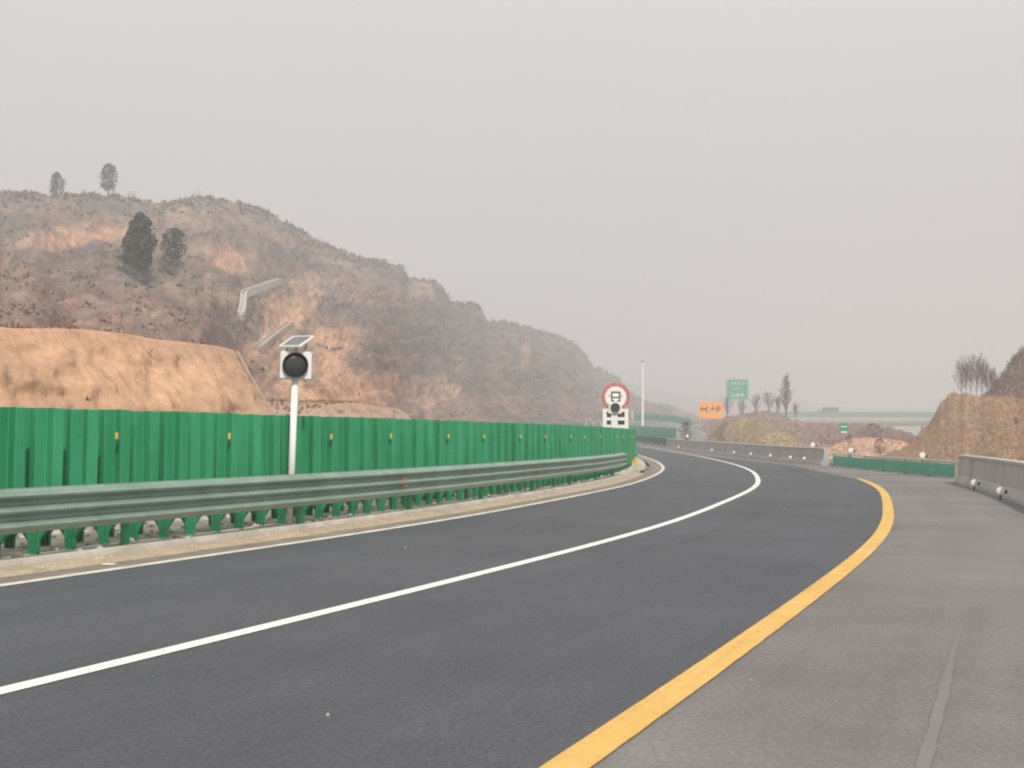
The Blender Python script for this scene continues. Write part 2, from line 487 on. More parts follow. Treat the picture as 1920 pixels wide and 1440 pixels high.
class Hill:
    lines = ()
    def __init__(s, ridge, Dr, Db, zb, power=1.0, rough=.012, terr=0, seed=0, step=4, nv=90, rag=1.0, front=None):
        s.ridge, s.Dr, s.Db, s.zb, s.power, s.rough, s.terr, s.seed, s.step, s.nv, s.rag, s.front = ridge, Dr, Db, zb, power, rough, terr, seed, step, nv, rag, front
    def base(s, px):
        D = tab(s.Db, px)
        zb = tab(s.zb, px) if isinstance(s.zb, list) else s.zb
        return D, 817.36 - (zb - 1.5) * F / D
    def at(s, px, v):
        D0, y0 = s.base(px)
        D1 = tab(s.Dr, px)
        y1 = tab(s.ridge, px) + s.rag * (2.5 * noise.noise(Vector((px / 14, s.seed, 0))) + 1.2 * noise.noise(Vector((px / 5, s.seed, 3))))
        if v <= 1:
            D = D0 * (D1 / D0) ** v
            g = v ** s.power
            gr = graded(px, y0 + (y1 - y0) * g, s.lines) if s.lines and 400 < px < 600 else 1
            if s.terr:
                g += s.terr * math.sin(2 * math.pi * (7 * v + 1.2 * noise.noise(Vector((px / 160, v * 2, s.seed))))) / 7 * min(1, 6 * v) * min(1, 6 * (1 - v)) * gr
            p = camray(px, D, y0 + (y1 - y0) * g)
            a = s.rough * D * min(1, 5 * v) * min(1, 9 * (1 - v)) * gr
            p.z += a * (noise.fractal(Vector((p.x, p.y, 0)) / (.10 * D), .9, 2.1, 5) )
            return p
        # the back of the hill
        k = (v - 1) * 4
        top = camray(px, D1, y1)
        p = top.copy()
        p.x *= 1 + .5 * k; p.y *= 1 + .5 * k
        p.z = top.z + (-1.0 - top.z) * min(1, k) ** 1.2
        return p
    def find(s, px, y):
        lo = min((abs(817.36 + .0033 * (px - 960) - (s.at(px, v)).z * F / s.at(px, v).y + 1.5 * F / s.at(px, v).y - y), v) for v in np.linspace(0, 1, 400))
        return s.at(px, lo[1])
    def build(s, name, px0, px1, m, tone, kind='structure', **k):
        pxs = np.arange(px0, px1 + .1, s.step)
        vs = list(np.linspace(0, 1, s.nv)) + [1.02, 1.06, 1.12, 1.18, 1.25]
        V, T = [], []
        front = s.front is not None
        for px in pxs:
            if front:
                D0, y0 = s.base(px)
                V.append(camray(px, D0 * .985, 817.36 - (s.front - 1.5) * F / (D0 * .985)))
                T.append(tone(px, y0, 0))
            for v in vs:
                p = s.at(px, v)
                V.append(p)
                yy = 817.36 + .0033 * (px - 960) - (p.z - 1.5) * F / p.y
                T.append(tone(px, yy, v))
        q = len(vs) + (1 if front else 0)
        Fc = [(i * q + j, (i + 1) * q + j, (i + 1) * q + j + 1, i * q + j + 1) for i in range(len(pxs) - 1) for j in range(q - 1)]
        me = mesh_np(name, V, Fc, True)
        at = me.color_attributes.new('tone', 'FLOAT_COLOR', 'POINT')
        at.data.foreach_set('color', np.array([tuple(t) + (1,) for t in T], dtype=np.float32).ravel())
        return link(name, me, m, kind=kind, **k)

def lerp3(a, b, k): return tuple(a[i] + (b[i] - a[i]) * k for i in range(3))

def tufts(name, pts, tones, sizes, m, label=None, blades=4, up=1.0, spread=.6, thin=1.0):
    """scrub: a few upright blades per point, all one mesh"""
    V, Fc, T = [], [], []
    for p, t, sz in zip(pts, tones, sizes):
        for b in range(blades):
            a = rnd.random() * math.pi * 2
            o = Vector((math.cos(a), math.sin(a), 0))
            c = p + Vector((rnd.uniform(-1, 1), rnd.uniform(-1, 1), 0)) * sz * spread * .6
            hgt = sz * up * rnd.uniform(.5, 1.1)
            wd = sz * rnd.uniform(.2, .45) * thin
            k = rnd.uniform(.8, 1.15)
            i = len(V)
            lean = Vector((-o.y, o.x, 0)) * rnd.uniform(.4, 1.1) * sz * (.35 + .65 * thin)
            V += [c - o * wd - Vector((0, 0, .1 * sz)), c + o * wd - Vector((0, 0, .1 * sz)), c + o * wd * .7 + lean + Vector((0, 0, hgt * .8)), c - o * wd * .3 + lean + Vector((0, 0, hgt))]
            Fc.append((i, i + 1, i + 2, i + 3))
            T += [lerp3((0, 0, 0), t, k)] * 4
    me = mesh_np(name, V, Fc)
    at = me.color_attributes.new('tone', 'FLOAT_COLOR', 'POINT')
    at.data.foreach_set('color', np.array([tuple(t) + (1,) for t in T], dtype=np.float32).ravel())
    return link(name, me, m, kind='stuff', label=label)

# --- main hill on the left
HR = [(-900, 330), (-500, 345), (-200, 352), (0, 358), (60, 360), (100, 366), (150, 364), (200, 363), (240, 370), (290, 378), (325, 376), (345, 370), (375, 368),
      (430, 376), (480, 388), (520, 408), (560, 432), (600, 452), (640, 472), (680, 484), (715, 490), (748, 498), (766, 518), (778, 525), (812, 526), (828, 534), (838, 552), (844, 569),
      (882, 569), (898, 574), (908, 590), (914, 601), (950, 605), (975, 609), (1000, 619), (1045, 630), (1072, 640), (1088, 658), (1098, 668), (1112, 690), (1140, 700), (1158, 708), (1172, 728), (1195, 748), (1250, 760), (1300, 776), (1360, 795)]
HD = [(-900, 180), (-500, 200), (0, 232), (300, 248), (560, 280), (780, 335), (915, 400), (1060, 480), (1130, 560), (1360, 650)]
_u = []
for s_ in np.arange(-10, 120, 1.0):
    p_ = RP(s_, -19.3)
    _u.append((960 + F * p_.x / p_.y, p_.y, s_))
_k = max(range(len(_u)), key=lambda i: _u[i][0])
HB = [(-900, 16)] + [(a, b) for a, b, c in _u[:_k:3] if a > -850]
HB = sorted(HB)
UM, DM = _u[_k][0], _u[_k][1]
HB += [(UM + 60, DM + 40), (1000, DM + 90), (1130, DM + 140), (1360, DM + 190)]
HZB = [(-900, 3.6), (380, 3.6), (460, 1.6), (520, 1.5), (590, 2.4), (UM, 3.6), (1000, 3.5), (1360, 4)]
hill = Hill(HR, HD, HB, HZB, power=.92, rough=.016, terr=.42, seed=3, step=4, nv=110, rag=1.2, front=-.5)

CH1 = [(522, 530), (497, 541), (470, 551), (452, 556), (455, 575), (450, 600)]
CH2 = [(543, 612), (512, 634), (484, 660)]
hill.lines = (CH1, CH2)
BROWN, GREY, ORANGE, OLIVE = (.22, .150, .106), (.135, .115, .108), (.43, .265, .172), (.095, .092, .08)
PATCH = [  # cx, cy, rx, ry, tilt, tone, strength
    (110, 445, 95, 22, -.05, ORANGE, .75), (215, 440, 95, 18, .1, ORANGE, .45), (430, 492, 55, 20, .3, ORANGE, .75), (340, 395, 60, 14, 0, (.28, .22, .15), .6),
    (545, 572, 92, 40, -.95, (.44, .285, .195), 1.0), (490, 640, 50, 26, -.7, ORANGE, .8), (630, 640, 55, 42, .1, ORANGE, .8), (570, 710, 90, 46, 0, ORANGE, .8),
    (700, 742, 190, 42, .05, ORANGE, .95), (800, 545, 28, 16, .5, (.34, .24, .18), .8), (985, 660, 12, 26, .2, ORANGE, .7), (900, 760, 190, 20, 0, (.30, .21, .16), .6),
    (215, 378, 85, 20, .1, OLIVE, .8), (110, 495, 50, 25, 0, OLIVE, .5), (250, 495, 90, 30, .1, OLIVE, .6), (30, 420, 60, 30, 0, GREY, .6),
    (560, 482, 80, 16, .3, (.10, .10, .11), .9), (700, 505, 60, 12, .2, (.10, .095, .095), .8), (850, 590, 60, 14, .2, (.10, .095, .095), .7), (440, 440, 60, 14, 0, (.15, .12, .12), .6), (520, 530, 80, 26, 0, OLIVE, .4), (880, 650, 50, 26, .2, GREY, .8), (760, 600, 120, 22, .3, GREY, .6), (1030, 650, 40, 30, .5, GREY, .7),
    (60, 560, 190, 60, 0, (.20, .135, .105), .7), (260, 590, 190, 40, .1, (.19, .125, .10), .6), (460, 620, 40, 20, .3, (.12, .11, .11), .6), (700, 560, 60, 16, .2, BROWN, .5), (1130, 735, 60, 22, .2, (.22, .165, .14), .6),
    (450, 430, 120, 30, .2, (.19, .15, .12), .5), (650, 500, 70, 12, .3, (.3, .22, .16), .5)]
def hill_tone(px, y, v):
    n1 = noise.fractal(Vector((px / 70, y / 30, 1)), .8, 2, 4)
    n2 = noise.fractal(Vector((px / 22, y / 9, 5)), .8, 2, 4)
    c = lerp3(BROWN, GREY, max(0, min(1, .45 + 1.1 * n1)))
    for cx, cy, rx, ry, tl, t, st in PATCH:
        dx, dy = px - cx, y - cy
        a, b = (dx * math.cos(tl) + dy * math.sin(tl)) / rx, (-dx * math.sin(tl) + dy * math.cos(tl)) / ry
        r = math.sqrt(a * a + b * b) + .45 * n2 + .2 * n1
        if r < 1.15: c = lerp3(c, t, st * max(0, min(1, (1.15 - r) / .35)))
    n3 = noise.fractal(Vector((px / 9, y / 5, 12)), .9, 2, 3)
    sc = noise.fractal(Vector((px / 38, y / 14, 15)), .8, 2, 4)
    if px > 420: c = lerp3(c, lerp3((0, 0, 0), c, .62), max(0, min(1, (px - 420) / 150)) * max(0, math.sin(2 * math.pi * (y / 21 - px / 95 + 1.1 * n1 + .35 * n2))) ** 1.5)
    if sc > .08: c = lerp3(c, (.12, .10, .09), min(.6, (sc - .08) * 1.8))
    far_ = max(0, min(1, (px - 500) / 500))
    k = (1 + .34 * n2 + .16 * n3) * (1.36 - .26 * far_)
    return tuple(max(.03, q * k) for q in c)
hill.build('hill', -900, 1360, M['soil_paint'], hill_tone)

pts, tn, sz = [], [], []
for i in range(28000):
    px = rnd.uniform(-80, 1330); v = rnd.random() ** .7
    p = hill.at(px, v)
    yy = 817.36 + .0033 * (px - 960) - (p.z - 1.5) * F / p.y
    t = hill_tone(px, yy, v)
    if t[0] > .30 and rnd.random() < .85: continue
    if noise.fractal(Vector((px / 60, yy / 22, 9)), .8, 2, 4) < -.05 + .35 * rnd.random(): continue
    pts.append(p); tn.append(lerp3(lerp3((0, 0, 0), t, 1.12), (.27, .225, .195), rnd.uniform(0, .6)))
    sz.append(rnd.uniform(.10, .34) * (.4 + p.y / 230))
for i in range(2000):
    px = rnd.uniform(-60, 1200)
    if noise.noise(Vector((px / 30, 0, 2))) < -.2: continue
    p = hill.at(px, 1 - .06 * rnd.random() ** 2)
    pts.append(p); tn.append((.24, .205, .18)); sz.append(rnd.uniform(.2, .9) * (.3 + p.y / 330))
tufts('hill_scrub', pts, tn, sz, M['tuft'], label='dry brown scrub over the whole hillside', blades=3)

# --- cut bank at the opposite carriageway's edge
def cut_h(s):
    return float(np.interp(s, [-60, -10, 10, 15, 20, 25, 30, 33, 35.8, 38, 42, 46, 50, 60, 80, 110, 140, 200, 300],
                              [4.6, 4.7, 4.8, 4.85, 5.15, 5.2, 5.3, 5.3, 1.9, 1.3, 1.9, 2.7, 3.2, 3.5, 3.4, 3.4, 3.2, 3.1, 3]))
def cut_prof(s):
    h = cut_h(s)
    pr = []
    for i in range(34):
        k = i / 33
        o = -15.4 - 3.4 * k
        z = h * (k ** .92)
        n = noise.fractal(Vector((s * .35, k * 3.2, 2)), .8, 2, 5)
        g = noise.noise(Vector((s * 1.1, k * .6, 8))) + .55 * noise.noise(Vector((s * 3.2, k * 1.2, 5))) + .3 * noise.noise(Vector((s * 7, k * 6, 3)))
        pr.append((o + (.46 * n + .27 * g) * min(1, 6 * k) * min(1, 5 * (1 - k) + .12), z + .10 * noise.noise(Vector((s * .25, 0, 30))) * k))
    for i in range(1, 6):
        pr.append((-18.8 - 1.1 * i, h + .10 * noise.noise(Vector((s * .25, 0, 30))) + .05 * i * (.5 + noise.noise(Vector((s * .3, i * .3, 4))))))
    return pr
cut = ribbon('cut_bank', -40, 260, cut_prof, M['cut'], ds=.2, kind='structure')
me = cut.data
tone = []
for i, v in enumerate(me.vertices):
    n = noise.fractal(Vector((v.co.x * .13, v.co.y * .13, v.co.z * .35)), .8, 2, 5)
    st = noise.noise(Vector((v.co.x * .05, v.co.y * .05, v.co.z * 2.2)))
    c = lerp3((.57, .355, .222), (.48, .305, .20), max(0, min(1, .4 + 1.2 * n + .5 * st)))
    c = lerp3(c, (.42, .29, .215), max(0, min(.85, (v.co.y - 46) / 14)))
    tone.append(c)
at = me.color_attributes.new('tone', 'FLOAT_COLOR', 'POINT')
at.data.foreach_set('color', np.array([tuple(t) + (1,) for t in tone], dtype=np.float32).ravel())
pts, tn, sz = [], [], []
for i in range(5200):
    s = rnd.uniform(-30, 130)
    h = cut_h(s)
    if rnd.random() < .55:
        off = rnd.uniform(-24, -18.9); z = h + .1 * (-off - 18.8) * .5
    else:
        if rnd.random() < .99: continue
        k = rnd.random(); off = -15.4 - 3.4 * k; z = h * k ** .92
    pts.append(RP(s, off, z)); tn.append(lerp3((.42, .28, .18), (.24, .17, .12), rnd.random())); sz.append(rnd.uniform(.06, .18))
tufts('bank_grass', pts, tn, sz, M['tuft'], label='dry grass tufts along the top of the orange cut bank')

# --- mounds on the right and in the middle distance
def flat_tone(a, b, sc=30, gk=.35):
    a, b = tuple(q * 1.5 for q in a), tuple(q * 1.5 for q in b)
    def f(px, y, v):
        n = noise.fractal(Vector((px / sc, y / (sc * .45), v)), .8, 2, 5)
        n2 = noise.noise(Vector((px / 5, y / 4, 3)))
        c = lerp3(a, b, max(0, min(1, .5 + 1.1 * n)))
        return tuple(q * (1 + gk * n2) for q in c)
    return f
def mound(name, ridge, Dr, Db, zb, ta, tb, px0, px1, n_t, tsize, tlabel, ttone, rough=.01, power=.9, seed=1, step=4, nv=40, rag=.8, blades=3, terr=0, vmin=0):
    h = Hill(ridge, Dr, Db, zb, power=power, rough=rough, seed=seed, step=step, nv=nv, rag=rag, front=-1.0, terr=terr)
    tf = flat_tone(ta, tb)
    h.build(name, px0, px1, M['soil_paint'] if tab(Dr, px0) > 95 else M['cut'], tf)
    P_, T_, S_ = [], [], []
    for i in range(n_t):
        px = rnd.uniform(px0, min(px1, 2150)); v = vmin + (1 - vmin) * rnd.random() ** .8
        P_.append(h.at(px, min(v, 1)))
        T_.append(tuple(1.45 * q for q in lerp3(ttone[0], ttone[1], rnd.random()))); S_.append(rnd.uniform(.5, 1.2) * tsize)
    if n_t:
        tufts(name + '_grass', P_, T_, S_, M['tuft'], label=tlabel, blades=blades, thin=.4, up=1.5)
    return h

m1 = mound('right_embankment', [(1640, 860), (1690, 850), (1705, 838), (1722, 815), (1738, 800), (1750, 782), (1758, 768), (1766, 752), (1778, 741), (1792, 737), (1830, 743), (1870, 746), (1920, 748), (2050, 735), (2400, 690), (2900, 640)],
           [(1640, 74), (1790, 72), (1920, 62), (2400, 40), (2900, 32)], [(1640, 66), (1790, 52), (1920, 42), (2400, 27), (2900, 20)], -.1,
           (.33, .235, .165), (.245, .175, .13), 1640, 2900, 24000, .09, 'dry tawny grass covering the right embankment', ((.40, .285, .19), (.29, .205, .14)), rough=.02, seed=21, step=3, nv=70, rag=1.5)
m2 = mound('right_scrub_hill', [(1820, 760), (1850, 744), (1868, 722), (1885, 700), (1905, 672), (1920, 655), (1960, 630), (2200, 560), (2600, 540)],
           [(1820, 118), (2600, 90)], [(1820, 92), (2600, 60)], 2, (.25, .165, .13), (.18, .125, .10), 1820, 2600, 9000, .34, 'reddish brown scrub on the hill behind the right embankment', ((.27, .19, .155), (.17, .13, .11)), seed=31, power=1, rag=2.2)
m3 = mound('dry_grass_mound', [(1325, 822), (1345, 800), (1362, 788), (1385, 783), (1420, 789), (1450, 799), (1475, 812), (1500, 830), (1520, 845)],
           [(1325, 118), (1520, 92)], [(1325, 108), (1520, 84)], .4, (.33, .265, .175), (.26, .205, .145), 1325, 1520, 4500, .11, 'yellowish dry grass on the mound behind the far barrier', ((.40, .33, .21), (.26, .21, .14)), seed=41, nv=24)
m4 = mound('brown_bank', [(1225, 812), (1262, 802), (1290, 794), (1340, 786), (1380, 778), (1420, 772), (1460, 774), (1485, 788), (1530, 795), (1600, 795), (1650, 800), (1700, 814), (1780, 835)],
           [(1225, 230), (1500, 200), (1780, 150)], [(1225, 155), (1500, 115), (1780, 95)], .6, (.28, .195, .16), (.21, .15, .135), 1225, 1780, 8000, .22, 'brown scrub on the bank in the middle distance', ((.27, .185, .15), (.16, .12, .11)), seed=51, nv=30)
m5 = mound('orange_earth_rise', [(1530, 848), (1560, 836), (1590, 824), (1620, 820), (1660, 822), (1700, 830), (1740, 845)],
           [(1530, 92), (1740, 88)], [(1530, 80), (1740, 74)], .1, (.42, .27, .18), (.34, .22, .155), 1530, 1740, 500, .10, 'sparse dry tufts on the orange earth rise', ((.26, .18, .12), (.12, .09, .07)), seed=61, nv=24)
m7 = mound('grey_slope', [(880, 806), (1000, 802), (1100, 797), (1160, 790), (1200, 787), (1250, 789), (1290, 794), (1330, 806)],
           [(880, 235), (1330, 205)], [(880, 205), (1150, 150), (1215, 128), (1330, 118)], 1.0, (.19, .20, .19), (.15, .165, .155), 880, 1330, 0, .25, 'grey green scrub on the slope past the bend', ((.24, .25, .22), (.18, .2, .18)), seed=71, nv=30, rough=.004)

far = Hill([(-300, 640), (700, 680), (1100, 705), (1160, 712), (1210, 726), (1270, 738), (1330, 744), (1400, 740), (1470, 744), (1560, 762), (1680, 768), (1800, 760), (2000, 740), (2600, 700)],
           [(-300, 1500), (1160, 1300), (2600, 1400)], [(-300, 900), (1160, 900), (2600, 1000)], 2, rough=.01, seed=81, step=12, nv=30, rag=1.5, front=-1)
far.build('distant_hills', -300, 2600, M['soil_paint'], flat_tone((.2, .15, .13), (.15, .13, .12), 60))

# ------------------------------------------------------------------ antiglare board fence
def board_mesh(w_=.60, h=1.76, foot=.13, shoulder=.50, d=.042):
    """folded board with two ridges in plan, tapering to a narrow foot; local X along the width, -Y toward the traffic"""
    V, Fc = [], []
    th = .010
    us = [(-.5, 1), (-.34, -1), (-.31, -1), (-.18, 1), (-.15, 1), (-.01, -1), (.02, -1), (.16, 1), (.19, 1), (.33, -1), (.36, -1), (.5, 1)]
    rows = [(0, foot, .5), (.17, foot * 1.1, .5), (shoulder, w_, 1), (1.2, w_, 1), (h - .015, w_, 1), (h, w_ * .97, .95)]
    n = len(us)
    for z, ww, k in rows:
        V += [(u * ww, d * q * k, z) for u, q in us] + [(u * ww, d * q * k + th, z) for u, q in reversed(us)]
    q = 2 * n
    for i in range(len(rows) - 1):
        for j in range(q):
            a, b = i * q + j, i * q + (j + 1) % q
            Fc.append((a, b, b + q, a + q))
    for j in range(n - 1):
        for r_, fl in ((0, 1), (len(rows) - 1, 0)):
            f = [r_ * q + j, r_ * q + j + 1, r_ * q + q - 2 - j, r_ * q + q - 1 - j]
            Fc.append(tuple(f[::-1] if fl == 0 else f))
    me = mesh_np('board', V, Fc)
    me.materials.append(M['green'])
    return me
BOARD = board_mesh()
def reflector_mesh():
    bm = bmesh.new()
    box(bm, (0, 0, 0), (.048, .018, .105), bevel=.005, mi=0)
    box(bm, (0, -.012, 0), (.034, .012, .085), bevel=.004, mi=1)
    me = bm_mesh('reflector', bm)
    me.materials.append(M['frame_o']); me.materials.append(M['reflect_y'])
    return me
REFL = reflector_mesh()
def board_fence(name, s0, s1, off, step, z0, label, refl=False, twist=-.55, mesh=BOARD, zbase=.06):
    root = empty(name, RP((s0 + s1) / 2, off, 0), 0, label, 'fence', 'rows of green boards along the median' if refl or name == 'antiglare_fence' else None)
    c = root.location.copy()
    nextr = -11.0
    s = s0
    while s < s1:
        b = bpy.data.objects.new('board', mesh)
        COL.objects.link(b)
        b.parent = root
        t = heading(s)
        b.location = RP(s, off + rnd.uniform(-.012, .012), zbase) - c
        b.rotation_euler = (rnd.uniform(-.012, .012), rnd.uniform(-.012, .012), -t - twist + rnd.uniform(-.16, .16))
        b.scale = (rnd.uniform(.97, 1.03), rnd.uniform(.7, 1.25), rnd.uniform(.996, 1.004))
        if refl and s >= nextr - .29:
            q = bpy.data.objects.new('reflector', REFL)
            COL.objects.link(q)
            q.parent = b
            q.location = (.17, -.12, 1.42)
            q.rotation_euler = (0, 0, t + twist + .1)
            nextr += 2.61
        s += step
    return root
board_fence('antiglare_fence', -14, 40.5, -1.55, .58, 0, 'front row of folded green antiglare boards with small yellow reflectors behind the guardrail', refl=True)
board_fence('antiglare_fence', -13.7, 40.5, -2.25, .58, 0, 'rear row of folded green antiglare boards, on the side of the opposite carriageway')
# pale post and yellow block closing the fence at the gap
fe = empty('fence_end_post', RP(41.2, -1.45, .0), -heading(41), 'pale green end post of the board fence above a yellow base at the median gap', 'post')
bm = bmesh.new(); tube(bm, (0, 0, .3), (0, 0, 1.85), .07, .06, 12); pobj('post', bm, M['rail'], fe)
bm = bmesh.new(); box(bm, (.0, 0, .24), (.42, .4, .48), bevel=.05); pobj('base_block', bm, M['drum'], fe)
bm = bmesh.new(); box(bm, (.06, -.02, .78), (.5, .3, .5), bevel=.06); pobj('end_cap', bm, M['teal'], fe)
def kerb2(s):
    k = max(0.02, min(1, (s - 35.5) / .8)) ** .5
    return [(-.82, -.02), (-.84, .09 * k), (-.9, .11 * k), (-1.2, .11 * k), (-1.35, .08 * k), (-1.4, -.02)]
ribbon('kerb', 35.5, 60, kerb2, M['kerb'], kind='structure', ds=.4)
bm = bmesh.new(); box(bm, (0, 0, 0), (.55, .9, .16), bevel=.03)
o = pobj('kerb', bm, M['kerb'], kind='structure'); o.location = RP(31.4, -1.0, .06); o.rotation_euler = (0, 0, -heading(31))

# ------------------------------------------------------------------ three-wave guardrail
def thrie(off, z0=.394, H=.506, depth=.11, n=42, side=1):
    pr = []
    for i in range(n + 1):
        k = i / n
        ph = 3 * 2 * math.pi * k
        c = .5 - .5 * math.cos(ph)
        c = c ** 1.7
        lipk = 1 if .03 < k < .97 else .4
        pr.append((off + side * depth * c * lipk, z0 + H * k))
    return pr
def guardrail(name, s0, s1, off, label, sec=4.0, side=1, m='rail', postm='green', refl=(), group=None, zup=0):
    root = empty(name, RP((s0 + s1) / 2, off, 0), 0, label, 'guardrail', group)
    c = root.location.copy()
    s = s0
    i = 0
    while s < s1 - .05:
        e = min(s + sec, s1)
        q = ribbon('rail_beam', s - (.12 if i else 0), e, thrie(off + (i % 2) * .005 * side, .394 + zup, side=side), M[m], ds=.5)
        md = q.modifiers.new('thick', 'SOLIDIFY'); md.thickness = .004; md.use_rim = False
        q.parent = root
        q.location = -c
        s = e; i += 1
    bm = bmesh.new()
    tube(bm, (0, 0, -.2), (0, 0, .86 + zup), .057, .057, 12)
    box(bm, (0, 0, .64 + zup), (.1, .2, .16))
    pm = bm_mesh('rail_post', bm); pm.materials.append(M[postm])
    s = s0 + 1
    while s < s1:
        b = bpy.data.objects.new('rail_post', pm); COL.objects.link(b); b.parent = root
        b.location = RP(s, off - side * .15, 0) - c
        b.rotation_euler = (0, 0, -heading(s))
        s += 4
    for s in refl:
        bm = bmesh.new()
        box(bm, (0, 0, 0), (.07, .12, .14), bevel=.01)
        b = pobj('marker_reflector', bm, M['frame_o'], root)
        b.location = RP(s, off + side * .055, .64 + zup) - c
        b.rotation_euler = (0, 0, -heading(s))
    return root
GR = guardrail('guardrail', -16, 27.6, -1.02, 'pale green three-wave steel guardrail in front of the green board fence', refl=(4.3, 12.9))
# bull-nose end
bm = bmesh.new()
Vn = []
for j in range(9):
    a = math.pi * j / 8
    for (o, z) in thrie(0, n=18, depth=.05):
        Vn.append(bm.verts.new((.22 * math.cos(a) * (1 + o), .34 * math.sin(a) * (1 + o), z)))
for j in range(8):
    for i in range(18):
        a = j * 19 + i
        bm.faces.new((Vn[a], Vn[a + 1], Vn[a + 20], Vn[a + 19]))
q = pobj('end_terminal', bm, M['rail'], GR, smooth=True)
q.location = RP(27.55, -1.19, 0) - GR.location
q.rotation_euler = (0, 0, -heading(27.6))
guardrail('guardrail', -20, 150, -15.1, 'guardrail along the foot of the orange cut bank across the opposite road', sec=6, side=1)
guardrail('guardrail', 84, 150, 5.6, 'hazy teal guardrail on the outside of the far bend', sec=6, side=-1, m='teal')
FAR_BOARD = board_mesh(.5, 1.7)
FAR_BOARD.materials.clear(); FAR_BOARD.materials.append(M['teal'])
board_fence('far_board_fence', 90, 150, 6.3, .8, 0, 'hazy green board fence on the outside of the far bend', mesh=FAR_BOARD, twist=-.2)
# mesh fence high on the slope past the bend
ff = empty('slope_fence', (0, 0, 0), 0, 'pale teal fence on the skyline of the grey slope past the bend', 'fence')
for i in range(17):
    a = 1175 + i * 7.2
    p = m7.at(a, .97); q_ = m7.at(a + 7.2, .97)
    bm = bmesh.new()
    mid = (p + q_) / 2
    box(bm, (0, 0, .55), ((q_ - p).length - .03, .05, 1.15))
    o = pobj('panel', bm, M['teal'], ff); o.location = mid; d = q_ - p; o.rotation_euler = (0, 0, math.atan2(d.y, d.x))
    bm = bmesh.new(); tube(bm, (0, 0, -.4), (0, 0, 1.4), .05, .05, 6)
    o = pobj('post', bm, M['teal'], ff); o.location = p

# ------------------------------------------------------------------ concrete barriers on the right
def path_pts(path, step):
    out_, acc = [], 0
    P = [Vector((a, b, 0)) for a, b in path]
    tot = sum((P[i + 1] - P[i]).length for i in range(len(P) - 1))
    n = max(1, round(tot / step))
    for k in range(n + 1):
        d = tot * k / n
        for i in range(len(P) - 1):
            L_ = (P[i + 1] - P[i]).length
            if d <= L_ + 1e-6 or i == len(P) - 2:
                out_.append(P[i].lerp(P[i + 1], min(1, d / L_))); break
            d -= L_
    return out_
def wz(p): return zr(near_s(p.x, p.y)[0])
def concrete_wall(path, step, label, h=.93):
    pts_ = path_pts(path, step)
    root = empty('concrete_barrier', (pts_[0].x, pts_[0].y, wz(pts_[0])), 0, label, 'barrier', 'concrete barriers on the right of the road')
    c = root.location.copy()
    prof = [(-.29, 0), (-.28, .09), (-.16, .28), (-.105, h - .08), (.105, h - .08), (.16, .28), (.28, .09), (.29, 0)]
    cap = [(-.135, h - .078), (-.14, h - .01), (-.12, h + .0), (.12, h + .0), (.14, h - .01), (.135, h - .078)]
    for a, b in zip(pts_, pts_[1:]):
        d = (b - a).normalized(); nrm = Vector((d.y, -d.x, 0))
        a2, b2 = a + d * .012, b - d * .012
        jit = rnd.uniform(-.012, .012)
        for nm, pr, m in (('wall_block', prof, 'concrete'), ('coping', cap, 'concrete_top')):
            bm = bmesh.new()
            A = [bm.verts.new(Vector((a2.x, a2.y, wz(a))) + nrm * (o + jit) + Vector((0, 0, z)) - c) for o, z in pr]
            B = [bm.verts.new(Vector((b2.x, b2.y, wz(b))) + nrm * (o + jit) + Vector((0, 0, z)) - c) for o, z in pr]
            for i in range(len(pr) - 1): bm.faces.new((A[i], A[i + 1], B[i + 1], B[i]))
            bm.faces.new((A[-1], A[0], B[0], B[-1]))
            bm.faces.new(A); bm.faces.new(B[::-1])
            pobj(nm, bm, M[m], root)
    return root
concrete_wall(NEAR_WALL, 3.0, 'weathered grey concrete barrier at the right edge, nearest the viewer')
concrete_wall(FAR_WALL, 3.0, 'long grey concrete barrier in the distance, left of the green barrier', h=.9)

# green movable barrier in the opening
gp = path_pts(OPEN_LINE, 2.9)
gb = empty('green_barrier', (gp[0].x, gp[0].y, wz(gp[0])), 0, 'low green steel barrier closing the gap between the two concrete barriers', 'barrier')
c0 = gb.location.copy()
for a, b in zip(gp, gp[1:]):
    d = (b - a); ln = d.length; ang = math.atan2(d.y, d.x); mid = (a + b) / 2
    loc = Vector((mid.x, mid.y, wz(mid))) - c0
    bm = bmesh.new(); box(bm, (0, 0, .275), (ln - .03, .10, .47), bevel=.015)
    box(bm, (0, .055, .2), (ln - .2, .012, .04)); box(bm, (0, .055, .36), (ln - .2, .012, .04))
    o = pobj('panel', bm, M['panel_green'], gb); o.location = loc; o.rotation_euler = (0, 0, ang)
    bm = bmesh.new(); tube(bm, (-ln / 2, 0, .60), (ln / 2, 0, .60), .04, .04, 8)
    o = pobj('top_rail', bm, M['pale_rail'], gb); o.location = loc; o.rotation_euler = (0, 0, ang)
bm = bmesh.new(); tube(bm, (0, 0, 0), (0, 0, .64), .045, .045, 8); box(bm, (0, 0, .02), (.3, .3, .04))
pm = bm_mesh('barrier_post', bm); pm.materials.append(M['rail'])
for p in gp:
    o = bpy.data.objects.new('barrier_post', pm); COL.objects.link(o); o.parent = gb
    o.location = Vector((p.x, p.y, wz(p))) - c0

